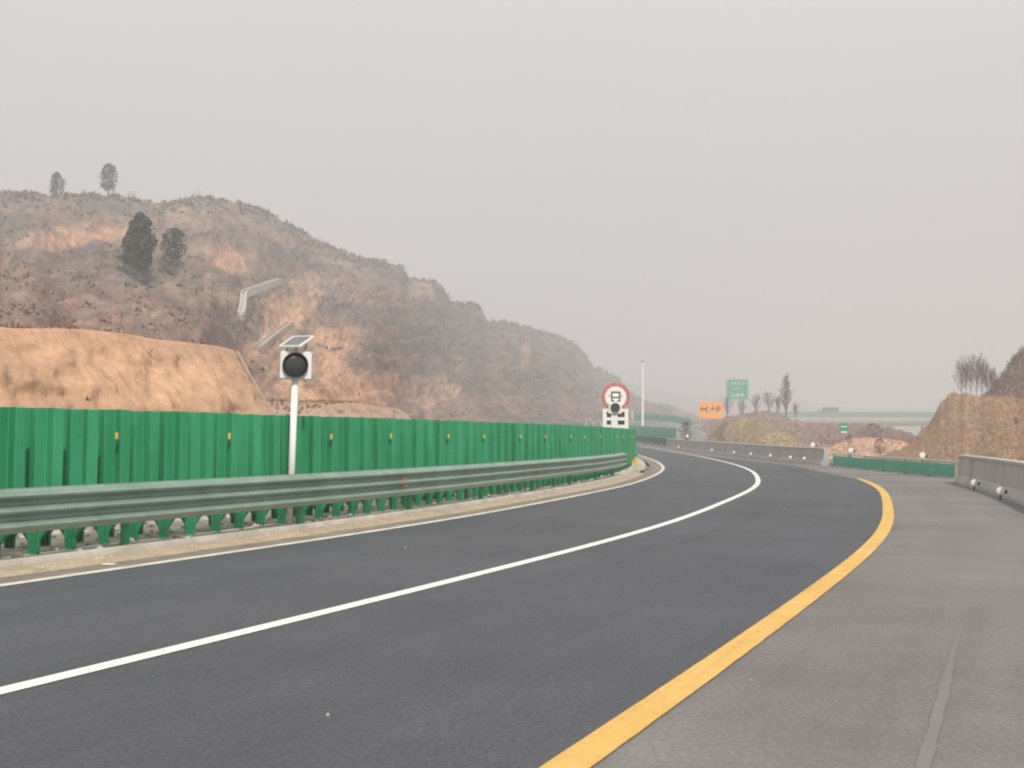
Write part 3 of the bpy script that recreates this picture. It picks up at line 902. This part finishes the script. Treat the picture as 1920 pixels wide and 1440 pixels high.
# round delineators
def delineator_parts():
    bm = bmesh.new(); lathe_y(bm, [(0, -.02), (.075, -.018), (.085, -.008), (.085, 0), (0, .002)], 20)
    d = bm_mesh('disc', bm); d.materials.append(M['white'])
    bm = bmesh.new(); lathe_y(bm, [(.07, .002), (.07, .018), (0, .02)], 20); box(bm, (.09, .04, -.02), (.12, .05, .07))
    tube(bm, (0, .01, -.06), (0, .01, -.22), .02, .02, 6)
    h = bm_mesh('housing', bm); h.materials.append(M['black'])
    return d, h
DD, DH = delineator_parts()
def delineator(loc, label, scale=1.15, rz=0, group='round white reflectors on the barriers'):
    r_ = empty('round_reflector', loc, rz, label, 'reflector', group)
    r_.scale = (scale,) * 3
    for nm, me_ in (('disc', DD), ('housing', DH)):
        o = bpy.data.objects.new(nm, me_); COL.objects.link(o); o.parent = r_
    return r_
def on_path(path, y, side, z):
    for (x0, y0), (x1, y1) in zip(path, path[1:]):
        if y0 <= y <= y1:
            k = (y - y0) / (y1 - y0)
            p = Vector((x0 + (x1 - x0) * k, y, 0))
            return Vector((p.x + side, y, wz(p) + z))
delineator(on_path(NEAR_WALL, 33.2, -.50, .22), 'round white reflector at the foot of the near concrete barrier, left of the two', 1.15)
delineator(on_path(NEAR_WALL, 28.2, -.50, .22), 'round white reflector at the foot of the near concrete barrier, cut by the right edge', 1.15)
for y, lb in ((62.5, 'next to the green barrier'), (65.0, 'second from the green barrier'), (69, 'third from the green barrier'), (73.5, 'near its middle'), (78, 'just left of its middle'), (84.5, 'below the dark bush'), (95, 'at its far left end')):
    delineator(on_path(FAR_WALL, y, -.45, .32), 'small round white reflector on the distant concrete barrier, ' + lb, 1.0)
for (x, y, z, lb) in ((16.3, 63.6, 1.02, 'standing above the distant barrier near the green barrier'), (17.0, 58.9, .80, 'standing above the left end of the green barrier'), (17.2, 49.2, .74, 'standing above the low green barrier, in front of the embankment'), (14.5, 97, 1.15, 'standing above the far left end of the distant barrier')):
    o = delineator((x, y, z + wz(Vector((x, y, 0)))), 'round white reflector ' + lb, 1.5)
    bm = bmesh.new(); tube(bm, (0, .03, -z / 1.5), (0, .03, 0), .02, .02, 8)
    pobj('stem', bm, M['steel'], o)

# ------------------------------------------------------------------ solar warning light on the white pole
wl = empty('solar_warning_light', RP(.95, -1.32, .06), 0, 'white solar warning light box with a round black lamp on a white pole', 'warning light', None)
wl.rotation_euler = (0, R(1.5), R(16))
wl.scale = (.9, .9, .9)
bm = bmesh.new(); tube(bm, (0, 0, -.1), (0, 0, 2.62), .058, .058, 20); pobj('pole', bm, M['white'], wl, smooth=True)
bm = bmesh.new(); box(bm, (0, 0, 0), (.26, .26, .02)); pobj('base_plate', bm, M['steel'], wl)
bm = bmesh.new(); box(bm, (0, 0, 2.83), (.54, .20, .50), bevel=.02); pobj('lamp_box', bm, M['white'], wl)
bm = bmesh.new()
lathe_y(bm, [(.215, .0), (.225, -.03), (.222, -.07), (.205, -.075), (.198, -.03), (.198, 0)], 48, (-.015, -.1, 2.83))
hd = pobj('lamp_hood', bm, M['black'], wl, smooth=True)
bm = bmesh.new()
lathe_y(bm, [(0, -.045), (.08, -.043), (.15, -.032), (.2, -.01)], 40, (-.015, -.1, 2.83))
pobj('lens', bm, M['lens'], wl, smooth=True)
al, ta = R(-40), R(27)
e1 = Vector((math.cos(al), math.sin(al), 0)); e2 = Vector((-math.sin(al) * math.cos(ta), math.cos(al) * math.cos(ta), math.sin(ta))); e3 = e1.cross(e2)
rot = Matrix((e1, e2, e3)).transposed()
pc = Vector((.0, -.03, 3.25))
bm = bmesh.new()
for (cx, cy, sx, sy) in ((-.205, 0, .028, .49), (.205, 0, .028, .49), (0, -.23, .382, .028), (0, .23, .382, .028)):
    box(bm, pc + rot @ Vector((cx, cy, .002)), (sx, sy, .035), rot)
pf = pobj('panel_frame', bm, M['white'], wl)
bm = bmesh.new(); box(bm, pc, (.39, .44, .018), rot); pobj('solar_cells', bm, M['cell'], wl)
bm = bmesh.new(); tube(bm, (0, 0, 3.08), pc - e3 * .01, .025, .025, 10); tube(bm, (.16, .02, 3.08), pc + rot @ Vector((.15, .1, -.01)), .015, .015, 8); tube(bm, (-.16, .02, 3.08), pc + rot @ Vector((-.15, -.02, -.01)), .015, .015, 8)
pobj('panel_bracket', bm, M['steel'], wl)

# ------------------------------------------------------------------ speed sign with lamp panel beyond the fence
sg = empty('round_sign', (4.47, 50.5, .0), 0, 'red-rimmed round white sign above a white panel with dark lamp windows at the fence end', 'road sign')
sg.rotation_euler = (0, 0, R(4))
KZ = 50.5 / F
def zpix(y, D): return 1.5 + (817.5 - y) / F * D
bm = bmesh.new(); tube(bm, (0, .12, -.1), (0, .12, 3.6), .06, .06, 14); pobj('pole', bm, M['white'], sg)
cz = zpix(744, 50.5)
bm = bmesh.new(); lathe_y(bm, [(0, -.008), (.47, -.008), (.47, .0), (0, .004)], 40, (0, 0, cz)); pobj('sign_face', bm, M['white'], sg)
bm = bmesh.new(); lathe_y(bm, [(.465, -.012), (.62, -.012), (.62, .012), (.0, .012)], 40, (0, 0, cz)); pobj('red_rim', bm, M['red'], sg)
bm = bmesh.new()
for (a, b, sx, sz_) in ((-.17, .02, .06, .42), (.17, .02, .06, .42), (0, .21, .34, .06), (0, -.02, .30, .05), (-.1, -.2, .10, .10), (.1, -.2, .10, .10), (-.26, .05, .04, .08), (.26, .05, .04, .08)):
    box(bm, (a, -.014, cz + b), (sx, .01, sz_))
pobj('sign_symbol', bm, M['ink'], sg)
# lamp panel: white frame with real openings over a dark back
z0_, z1_ = zpix(804, 50.5), zpix(766, 50.5)
zm = (z0_ + z1_) / 2
bm = bmesh.new()
for cx, wx in ((-.49, .16), (-.07, .28), (.45, .16)): box(bm, (cx, -.06, zm), (wx, .10, z1_ - z0_))
for yy_, hy in ((800, .184), (785, .14), (769, .13)): box(bm, (-.02, -.058, zpix(yy_, 50.5)), (1.12, .098, hy))
pobj('panel_frame', bm, M['white'], sg)
bm = bmesh.new(); box(bm, (-.02, -.0, zm), (1.04, .02, z1_ - z0_ - .04)); pobj('panel_back', bm, M['bush'], sg)
bm = bmesh.new(); box(bm, (-.05, -.13, z1_ + .03), (.56, .12, .52), bevel=.03); pobj('lamp_box', bm, M['white'], sg)
bm = bmesh.new(); lathe_y(bm, [(0, -.02), (.15, -.02), (.2, -.05), (.21, 0)], 30, (-.05, -.192, z1_ + .04)); pobj('lens', bm, M['lens'], sg)
bm = bmesh.new(); box(bm, (.72, .15, zm + .12), (.16, .06, .5)); box(bm, (.72, .12, zm + .12), (.05, .1, .3)); pobj('side_flap', bm, M['concrete_top'], sg)
bm = bmesh.new(); box(bm, (-.25, -.02, z0_ - .06), (1.75, .12, .07)); pobj('shelf', bm, M['white'], sg)
# a smaller hooped frame beside it
hf = empty('white_hoop_frame', (3.95, 54.5, 0), 0, 'small pale hooped frame just left of the white lamp panel', 'frame')
bm = bmesh.new()
for (x0, hh) in ((-.35, 1.0), (.05, .85)):
    ppp = [Vector((x0 + .16 * math.cos(a), 0, 1.72 + hh * .35 + .22 * math.sin(a))) for a in np.linspace(0, math.pi, 9)]
    ppp = [Vector((x0 + .16, 0, 1.2))] + ppp + [Vector((x0 - .16, 0, 1.2))]
    for a, b in zip(ppp, ppp[1:]): tube(bm, a, b, .035, .035, 6, cap=False)
pobj('hoop', bm, M['concrete_top'], hf)
bm = bmesh.new(); tube(bm, (-.1, 0, -.1), (-.1, 0, 1.8), .04, .04, 8); box(bm, (-.1, 0, 1.66), (.9, .06, .08)); pobj('stand', bm, M['steel'], hf)

# ------------------------------------------------------------------ distant signs and mast
def at(px, D, y=817.5): return Vector(((px - 960) / F * D, D, zpix(y + .0033 * 0, D)))
# slim mast
p = at(1205, 165)
ms = empty('slim_mast', (p.x, p.y, 0), 0, 'slim tall whitish mast beside the road past the fence end', 'mast')
bm = bmesh.new(); tube(bm, (0, 0, .5), (0, 0, zpix(680, 165)), .2, .12, 10); pobj('shaft', bm, M['white'], ms)
bm = bmesh.new(); box(bm, (0, 0, zpix(676, 165)), (.5, .3, .28), bevel=.05); pobj('camera_head', bm, M['concrete_top'], ms)
# orange warning sign
D = 150
p = at(1333, D)
osn = empty('orange_sign', (p.x, p.y, 1.0), R(-12), 'orange warning sign with dark arrow marks above the middle distance bank', 'road sign')
cz = zpix(768, D) - 1.0
bm = bmesh.new(); box(bm, (0, 0, cz), (3.1, .06, 2.1), bevel=.02); bmesh.ops.rotate(bm, cent=(0, 0, cz), matrix=Matrix.Rotation(R(4), 3, 'Y'), verts=bm.verts); pobj('sign_board', bm, M['orange'], osn)
bm = bmesh.new()
for (a, b, sx, sz_, r_) in ((-.72, .12, .5, .13, 0), (-.88, .12, .12, .42, 0), (-.42, .25, .34, .12, -50), (-.42, 0, .34, .12, 50), (.18, .1, .5, .1, 0), (.18, .25, .1, .36, 0), (.62, .1, .11, .55, 0), (.82, .1, .3, .1, 0), (.75, .32, .3, .09, 0)):
    box(bm, (a * 1.32, -.045, cz + b * 1.3), (sx * 1.3, .015, sz_ * 1.3), Matrix.Rotation(R(r_), 3, 'Y'))
pobj('sign_marks', bm, M['bark'], osn)
for x_ in (-.5, .85):
    bm = bmesh.new(); tube(bm, (x_, .08, -1.2), (x_, .08, cz + .6), .07, .07, 10); pobj('leg', bm, M['sand'], osn)
# green direction sign
D = 255
p = at(1383, D)
gs = empty('green_direction_sign', (p.x, p.y, 1.5), R(-6), 'green motorway direction sign with pale lines of text on a tall post', 'road sign')
cz = zpix(729, D) - 1.5
KS = 255 / 150
bm = bmesh.new(); box(bm, (0, 0, cz), (2.9 * KS, .1, 2.75 * KS), bevel=.05); pobj('sign_board', bm, M['sign_green'], gs)
bm = bmesh.new()
for z_ in (1.3, -1.3): box(bm, (0, -.06, cz + z_ * KS), (2.74 * KS, .015, .08))
for x_ in (1.36, -1.36): box(bm, (x_ * KS, -.061, cz), (.08, .015, 2.6 * KS))
pobj('sign_border', bm, M['white'], gs)
bm = bmesh.new()
rr = random.Random(5)
for zz_, n_, h_ in ((1.33, 4, .71), (.2, 5, .34), (-1.22, 3, .85)):
    for k in range(n_):
        cx = (k - (n_ - 1) / 2) * h_ * 1.15
        for g in range(5):
            if rr.random() < .5: box(bm, (cx, -.066, cz + zz_ + rr.uniform(-.4, .4) * h_), (h_ * .8, .014, h_ * .13))
            else: box(bm, (cx + rr.uniform(-.35, .35) * h_, -.067, cz + zz_), (h_ * .13, .012, h_ * .85))
pobj('sign_text', bm, M['white'], gs)
bm = bmesh.new(); tube(bm, (.5, .32, -3.2), (.5, .32, cz + 2.2), .2, .16, 12); box(bm, (0, .12, cz + 1), (4.2, .1, .14)); box(bm, (0, .12, cz - 1), (4.2, .1, .14)); pobj('post', bm, M['steel'], gs)
# small green marker sign
D = 72
p = at(1582, D)
ks = empty('small_green_sign', (p.x, p.y, 0), R(-8), 'small green marker sign with white foot on a thin yellowish post', 'road sign')
cz = zpix(801, D)
bm = bmesh.new(); box(bm, (0, 0, cz), (.55, .03, .62), bevel=.02); pobj('sign_board', bm, M['sign_green'], ks)
bm = bmesh.new(); box(bm, (0, -.02, cz - .24), (.36, .014, .1)); box(bm, (0, -.02, cz + .1), (.4, .014, .06)); pobj('sign_marks', bm, M['white'], ks)
bm = bmesh.new(); tube(bm, (0, .05, -.3), (0, .05, cz + .25), .03, .03, 8); pobj('post', bm, M['sand'], ks)

# ------------------------------------------------------------------ overpass
OD = 430
xa, xb = (1462 - 960) / F * OD, (1765 - 960) / F * OD
ov = empty('overpass', ((xa + xb) / 2, OD, 0), R(-1), 'hazy concrete overpass with teal railings spanning the far background', 'bridge')
LN = xb - xa
zd = zpix(786, OD)
bm = bmesh.new(); box(bm, (0, 5, zd), (LN, 10, 1.5)); box(bm, (0, -.15, zd + .35), (LN, .35, .8)); pobj('deck', bm, M['overpass'], ov)
bm = bmesh.new(); box(bm, (0, 5, zd - 1.4), (LN - 2, 6, 1.3)); pobj('girder', bm, M['concrete'], ov)
nr_ = 16
for i in range(nr_):
    x_ = -LN / 2 + (i + .5) * LN / nr_
    bm = bmesh.new(); box(bm, (x_, 0, zd + 2.0), (LN / nr_ - .1, .08, 2.1)); box(bm, (x_ - LN / nr_ / 2, 0, zd + 2.0), (.14, .18, 2.5)); pobj('railing', bm, M['teal'], ov)
for k in range(5):
    x_ = LN * (-.42 + .21 * k)
    bm = bmesh.new(); tube(bm, (x_, 3, -2), (x_, 3, zd - 2), .7, .7, 14); tube(bm, (x_, 7, -2), (x_, 7, zd - 2), .7, .7, 14); pobj('pier', bm, M['overpass'], ov)
# truck on the overpass
tk = empty('box_truck', (at(1558, OD).x, OD + 3.5, zd + .76), R(-1), 'dark grey box truck crossing the hazy overpass', 'truck')
bm = bmesh.new(); box(bm, (.8, 0, 2.4), (5.4, 2.4, 3.2), bevel=.06); pobj('cargo_box', bm, M['truck'], tk)
bm = bmesh.new(); box(bm, (-2.9, 0, 1.7), (1.7, 2.3, 2.1), bevel=.15); pobj('cab', bm, M['truck'], tk)
for x_ in (-2.6, 1.9):
    for y_ in (-1.05, 1.05):
        bm = bmesh.new(); lathe_y(bm, [(0, -.12), (.48, -.12), (.5, 0), (.48, .12), (0, .12)], 18, (x_, y_, .5)); pobj('wheel', bm, M['tyre'], tk)

# ------------------------------------------------------------------ trees
def crown_cards(shape, n, sz_, m, seed):
    r_ = random.Random(seed)
    V, Fc = [], []
    cl = [(r_.uniform(0, 2 * math.pi), r_.random()) for _ in range(26)]
    cnt = 0
    while cnt < n:
        k = r_.random()
        a = r_.uniform(0, 2 * math.pi)
        rad = shape(k) * (.84 + .34 * noise.noise(Vector((math.cos(a) * 1.3, math.sin(a) * 1.3, k * 4 + seed))))
        rr_ = rad * math.sqrt(r_.random())
        c = Vector((rr_ * math.cos(a), rr_ * math.sin(a), k))
        if noise.noise(Vector((c.x * 2.2, c.y * 2.2, c.z * 5 + seed * 3))) < -.24: continue
        q_ = Vector((r_.gauss(0, 1), r_.gauss(0, 1), r_.gauss(0, .7))).normalized()
        u = q_.orthogonal().normalized(); w__ = q_.cross(u)
        yield c, u, w__, r_.uniform(.6, 1.3)
        cnt += 1
def tree(name, base, H, W, kind, label, seed=1, n=900, m='leaf', trunk_k=.12, group=None, cat='tree'):
    root = empty(name, base, rnd.uniform(0, 6), label, cat, group)
    shapes = {'egg': lambda k: (math.sin(math.pi * min(1, k ** .95 * .92 + .08)) ** .62), 'cypress': lambda k: math.sin(math.pi * min(1, (.05 + k) ** .62)) * .95 + .06, 'round': lambda k: math.sqrt(max(0, 1 - (2 * k - 1) ** 2)) * 1.0,
              'oval': lambda k: math.sqrt(max(0, 1 - (2 * k - .85) ** 2 / 1.35)) * 1.0}
    hz0 = H * trunk_k
    V, Fc = [], []
    for c, u, w__, q_ in crown_cards(shapes[kind], n, 1, m, seed):
        p = Vector((c.x * W / 2, c.y * W / 2, hz0 + c.z * (H - hz0)))
        s_ = q_ * H * .035
        i = len(V)
        V += [p - u * s_, p + w__ * s_ * .6, p + u * s_, p - w__ * s_ * .7]
        Fc.append((i, i + 1, i + 2, i + 3))
    link('crown', mesh_np('crown', V, Fc), M[m], root)
    bm = bmesh.new()
    tube(bm, (0, 0, -.6), (0, 0, hz0 + H * .25), H * .028, H * .02, 8)
    tube(bm, (0, 0, hz0 + H * .25), (W * .03, 0, H * .85), H * .02, H * .006, 8)
    for i in range(6):
        a = i * 1.3; z_ = hz0 + (H - hz0) * (.15 + .1 * i)
        tube(bm, (0, 0, z_), (math.cos(a) * W * .3, math.sin(a) * W * .3, z_ + H * .1), H * .01, H * .004, 6)
    pobj('trunk', bm, M['bark'], root)
    return root
def hill_tree(px, yb, yt, wpx, kind, label, seed, **k):
    b = hill.find(px, yb)
    s_ = b.y / F
    return tree('evergreen_tree', b, (yb - yt) * s_, wpx * s_, kind, label, seed, **k)
hill_tree(98, 366, 318, 36, 'egg', 'narrow pointed tree on the hill skyline at far left', 2, n=1100, trunk_k=0)
hill_tree(196, 362, 302, 40, 'oval', 'oval tree with a bare lower trunk on the hill skyline', 5, n=1000, trunk_k=.17)
hill_tree(257, 508, 396, 72, 'egg', 'large dark egg-shaped evergreen on the hillside', 8, n=2300, trunk_k=.05)
hill_tree(322, 500, 427, 58, 'round', 'smaller round dark evergreen beside the large one on the hillside', 11, n=1100, trunk_k=.22)
hill_tree(236, 514, 474, 62, 'round', 'low dark shrub left of the foot of the large evergreen', 14, n=800, trunk_k=0)
hill_tree(312, 514, 474, 62, 'round', 'low dark shrub between and below the two hillside evergreens', 15, n=800, trunk_k=0)
hill_tree(266, 532, 494, 48, 'round', 'small dark shrub directly below the large evergreen', 16, n=600, trunk_k=0)
for i, (px, y, wd, h_) in enumerate(((205, 352, 10, 8), (150, 362, 20, 10), (240, 366, 26, 10), (458, 610, 60, 26), (365, 362, 30, 8), (885, 578, 26, 12), (1075, 650, 28, 14), (1020, 626, 24, 10), (720, 494, 22, 10), (960, 612, 22, 9))):
    hill_tree(px, y + 6, y - h_, wd, 'round', ['tiny skyline shrub under the oval tree', 'skyline shrub between the two skyline trees', 'skyline shrub right of the oval tree', 'dark shrub at the foot of the white drainage channel',
              'low skyline shrub on the rounded hilltop', 'skyline shrub on the lower hill step', 'skyline shrub near the low right end of the hill', 'skyline shrub above the cliff on the low ridge', 'skyline shrub halfway down the ridge', 'skyline shrub left of the cliff on the low ridge'][i], 30 + i, n=260, trunk_k=0, m='bush', group='shrubs on the hill', cat='shrub')

def bare_tree(name, base, H, label, seed, spread=.22, group=None, m='twig', rk=.014, dens=1.0):
    r_ = random.Random(seed)
    root = empty(name, base, 0, label, 'tree', group)
    bt = bmesh.new()
    top = Vector((r_.uniform(-.04, .04) * H, 0, H * .95))
    tube(bt, (0, 0, -.5), top, H * rk, H * rk * .25, 6)
    pobj('trunk', bt, M[m], root)
    bm = bmesh.new()
    nb = int(16 * dens)
    for i in range(nb):
        k = .25 + .7 * i / nb
        a = r_.uniform(0, 6.28)
        s_ = top * k
        ln = H * spread * (1.15 - k) * r_.uniform(.8, 1.4) + .1 * H
        e = s_ + Vector((math.cos(a) * ln * .6, math.sin(a) * ln * .6, ln * 1.1))
        tube(bm, s_, e, H * rk * .38, H * rk * .12, 4, cap=False)
        for j in range(4):
            q_ = s_.lerp(e, r_.uniform(.25, .9)); a2 = r_.uniform(0, 6.28); l2 = ln * r_.uniform(.25, .5)
            e2_ = q_ + Vector((math.cos(a2) * l2 * .5, math.sin(a2) * l2 * .5, l2))
            tube(bm, q_, e2_, H * rk * .2, H * rk * .08, 3, cap=False)
            for j2 in range(2):
                q3 = q_.lerp(e2_, r_.uniform(.3, .9)); a3 = r_.uniform(0, 6.28); l3 = l2 * .5
                tube(bm, q3, q3 + Vector((math.cos(a3) * l3 * .6, math.sin(a3) * l3 * .6, l3)), H * rk * .15, H * rk * .07, 3, cap=False)
    pobj('branches', bm, M[m], root)
    return root
rows = [(1804, 748, 678), (1812, 747, 668), (1822, 748, 676), (1831, 749, 664), (1841, 750, 670), (1850, 750, 678), (1858, 750, 686), (1866, 748, 690)]
for i, (px, yb, yt) in enumerate(rows):
    D = 80 + (i % 3) * 4
    b = at(px, D, yb + 3)
    bare_tree('bare_tree', b, (yb - yt) * D / F, 'slender leafless sapling on top of the right embankment, ' + ['leftmost of the row', 'second from the left', 'third from the left', 'tallest near the row middle', 'fifth from the left', 'third from the right', 'second from the right', 'rightmost, against the red scrub hill'][i], 100 + i, group='bare saplings on the right embankment', rk=.010, dens=2.2, spread=.3)
for i, (px, yb, yt, D, lb) in enumerate(((1365, 790, 748, 205, 'leafless brown tree under the green direction sign'), (1392, 788, 752, 208, 'leafless brown tree right of the green direction sign post'), (1418, 785, 742, 206, 'leafless brown tree in the middle of the distant clump'), (1442, 785, 738, 204, 'leafless brown tree left of the tall dark poplar'), (1458, 786, 744, 202, 'leafless brown tree touching the tall dark poplar'), (1492, 792, 758, 198, 'leafless brown tree right of the tall dark poplar'))):
    bare_tree('bare_tree', at(px, D, yb), (yb - yt) * D / F, lb, 200 + i, spread=.4, group='leafless trees on the middle bank', m='bush', rk=.02, dens=1.5)
bare_tree('poplar_tree', at(1474, 206, 792), 89 * 206 / F, 'tall slim dark poplar standing above the leafless trees', 300, spread=.14, m='bush', rk=.022, dens=2.2)
for i, (px, yb, yt, wd, D, lb) in enumerate(((1286, 826, 790, 30, 122, 'rounded dark grey bush left of the orange sign'), (1350, 826, 804, 32, 106, 'dark bush below the orange sign'), (1635, 823, 792, 56, 97, 'dark maroon bush under the overpass'), (1650, 848, 820, 30, 76, 'dark round bush on the orange earth rise'), (1592, 828, 813, 18, 80, 'small brown bush beside the small green sign'), (1678, 852, 842, 22, 72, 'low dark bush behind the green barrier'), (1640, 852, 842, 30, 72, 'second low dark bush behind the green barrier, left of the other'),
                                         (1905, 793, 780, 14, 52, 'tiny dark tuft on the right embankment at the picture edge'))):
    b = at(px, D, yb)
    tree('bush', b, (yb - yt) * D / F, wd * D / F, 'round', lb, 400 + i, n=500, m='bush', trunk_k=0, group='bushes beyond the barriers', cat='bush')

# ------------------------------------------------------------------ drainage channels on the hill
def channel(pix, wd, label, surf=hill, m='chute', lift=.34, raise_=.2):
    root = empty('drainage_channel', surf.find(*pix[0]), 0, label, 'channel', 'concrete drainage channels on the hillside')
    pts_ = []
    for (a, b), (c, d) in zip(pix, pix[1:]):
        for k in np.linspace(0, 1, 5)[:-1]:
            pts_.append(surf.find(a + (c - a) * k, b + (d - b) * k))
    pts_.append(surf.find(*pix[-1]))
    raw_ = [p.copy() for p in pts_]
    for _ in range(6):
        pts_ = [pts_[0]] + [(pts_[i - 1] + pts_[i] * 2 + pts_[i + 1]) / 4 for i in range(1, len(pts_) - 1)] + [pts_[-1]]
    for p, q in zip(pts_, raw_): p.z = max(p.z, q.z)
    for _ in range(4):
        zs_ = [p.z for p in pts_]
        for i in range(1, len(pts_) - 1): pts_[i].z = (zs_[i - 1] + 2 * zs_[i] + zs_[i + 1]) / 4
    for p in pts_: p.z += raise_
    o = root.location
    for nm, side in (('side_wall', -1), ('side_wall', 1), ('channel_bed', 0)):
        bm = bmesh.new()
        prev = None
        for i, p in enumerate(pts_):
            d = (pts_[min(i + 1, len(pts_) - 1)] - pts_[max(i - 1, 0)]).normalized()
            n_ = d.cross(Vector((0, 0, 1))).normalized(); up = n_.cross(d).normalized()
            if up.z < 0: up = -up
            c = p + n_ * side * wd / 2 + up * ((lift if side else lift * .6) - .2)
            hw, hh = (.09, lift * .8 + .2) if side else (wd / 2, .3)
            ring = [bm.verts.new(c + n_ * a_ * hw + up * b_ * hh - o) for a_, b_ in ((-1, -1), (1, -1), (1, 1), (-1, 1))]
            if prev:
                for j in range(4): bm.faces.new((prev[j], prev[(j + 1) % 4], ring[(j + 1) % 4], ring[j]))
            else: bm.faces.new(ring)
            prev = ring
        bm.faces.new(prev)
        pobj(nm, bm, M[m], root)
    return root
M['chute_old'] = mat('weathered_chute', (.34, .30, .25), (.44, .40, .34), scale=.8, rough=.95)
channel(CH1, .5, 'bent whitish concrete drainage channel high on the hillside')
channel(CH2, .6, 'straight greyish concrete drainage chute just left of the solar warning light', m='chute_old', lift=.2)
# pale kerb down the end of the near cut bank
root = empty('drainage_channel', RP(34, -18, 2), 0, 'pale edge channel down the end of the near cut bank', 'channel', 'concrete drainage channels on the hillside')
bm = bmesh.new()
pp = [RP(s_, o_, cut_h(s_) * max(0, min(1, ((-o_ - 15.4) / 3.4))) ** .92 + .05) - root.location for s_, o_ in zip(np.linspace(33.0, 35.6, 8), np.linspace(-18.7, -15.6, 8))]
for a, b in zip(pp, pp[1:]): tube(bm, a, b, .10, .10, 6)
pobj('edge_kerb', bm, M['sand'], root)

# ------------------------------------------------------------------ stones and litter
P_, bmst = [], bmesh.new()
for i in range(420):
    s = rnd.uniform(-12, 34); off = rnd.uniform(-3.4, -1.1)
    c = RP(s, off, .1)
    r_ = rnd.uniform(.02, .07)
    g = bmesh.ops.create_icosphere(bmst, subdivisions=1, radius=r_)
    for v in g['verts']: v.co = Vector((v.co.x * rnd.uniform(.8, 1.3), v.co.y * rnd.uniform(.8, 1.3), v.co.z * .7)) + c
pobj('median_stones', bmst, M['stone'], kind='stuff', label='pale stones lying on the median under the green boards')
bmst = bmesh.new()
for i in range(260):
    s = rnd.uniform(-14, 40); off = -.78 + rnd.gauss(0, .13)
    r_ = rnd.uniform(.005, .022)
    g = bmesh.ops.create_icosphere(bmst, subdivisions=1, radius=r_)
    for v in g['verts']: v.co = v.co + RP(s, off, .045)
for i in range(70):
    s = rnd.uniform(-14, 40); off = rnd.choice((rnd.uniform(7.6, 10), rnd.uniform(.3, 7.2), rnd.uniform(7.6, 8.4)))
    r_ = rnd.uniform(.004, .012)
    g = bmesh.ops.create_icosphere(bmst, subdivisions=1, radius=r_)
    for v in g['verts']: v.co = v.co + RP(s, off, .008)
pobj('pebbles', bmst, M['stone'], kind='stuff', label='small pebbles scattered on the shoulder and road')
# paper scrap by the edge line at left
bm = bmesh.new(); box(bm, (0, 0, 0), (.14, .09, .012), bevel=.004)
o = pobj('paper_scrap', bm, M['white'], label='small white paper scrap on the dusty shoulder at lower left', cat='litter'); o.location = RP(-4.2, -.33, .02)

# ------------------------------------------------------------------ haze
bm = bmesh.new()
box(bm, (0, 790, 55), (3300, 1760, 119))
hz = bm_mesh('haze', bm)
hm = bpy.data.materials.new('haze_air')
hm.use_nodes = True
t = hm.node_tree
t.nodes.remove(t.nodes['Principled BSDF'])
pv = t.nodes.new('ShaderNodeVolumePrincipled')
pv.inputs['Color'].default_value = (.87, .88, .91, 1)
pv.inputs['Density'].default_value = HAZE
pv.inputs['Anisotropy'].default_value = 0
t.links.new(pv.outputs[0], t.nodes['Material Output'].inputs['Volume'])
link('haze', hz, hm, kind='stuff', label='thin pale haze over the whole valley')
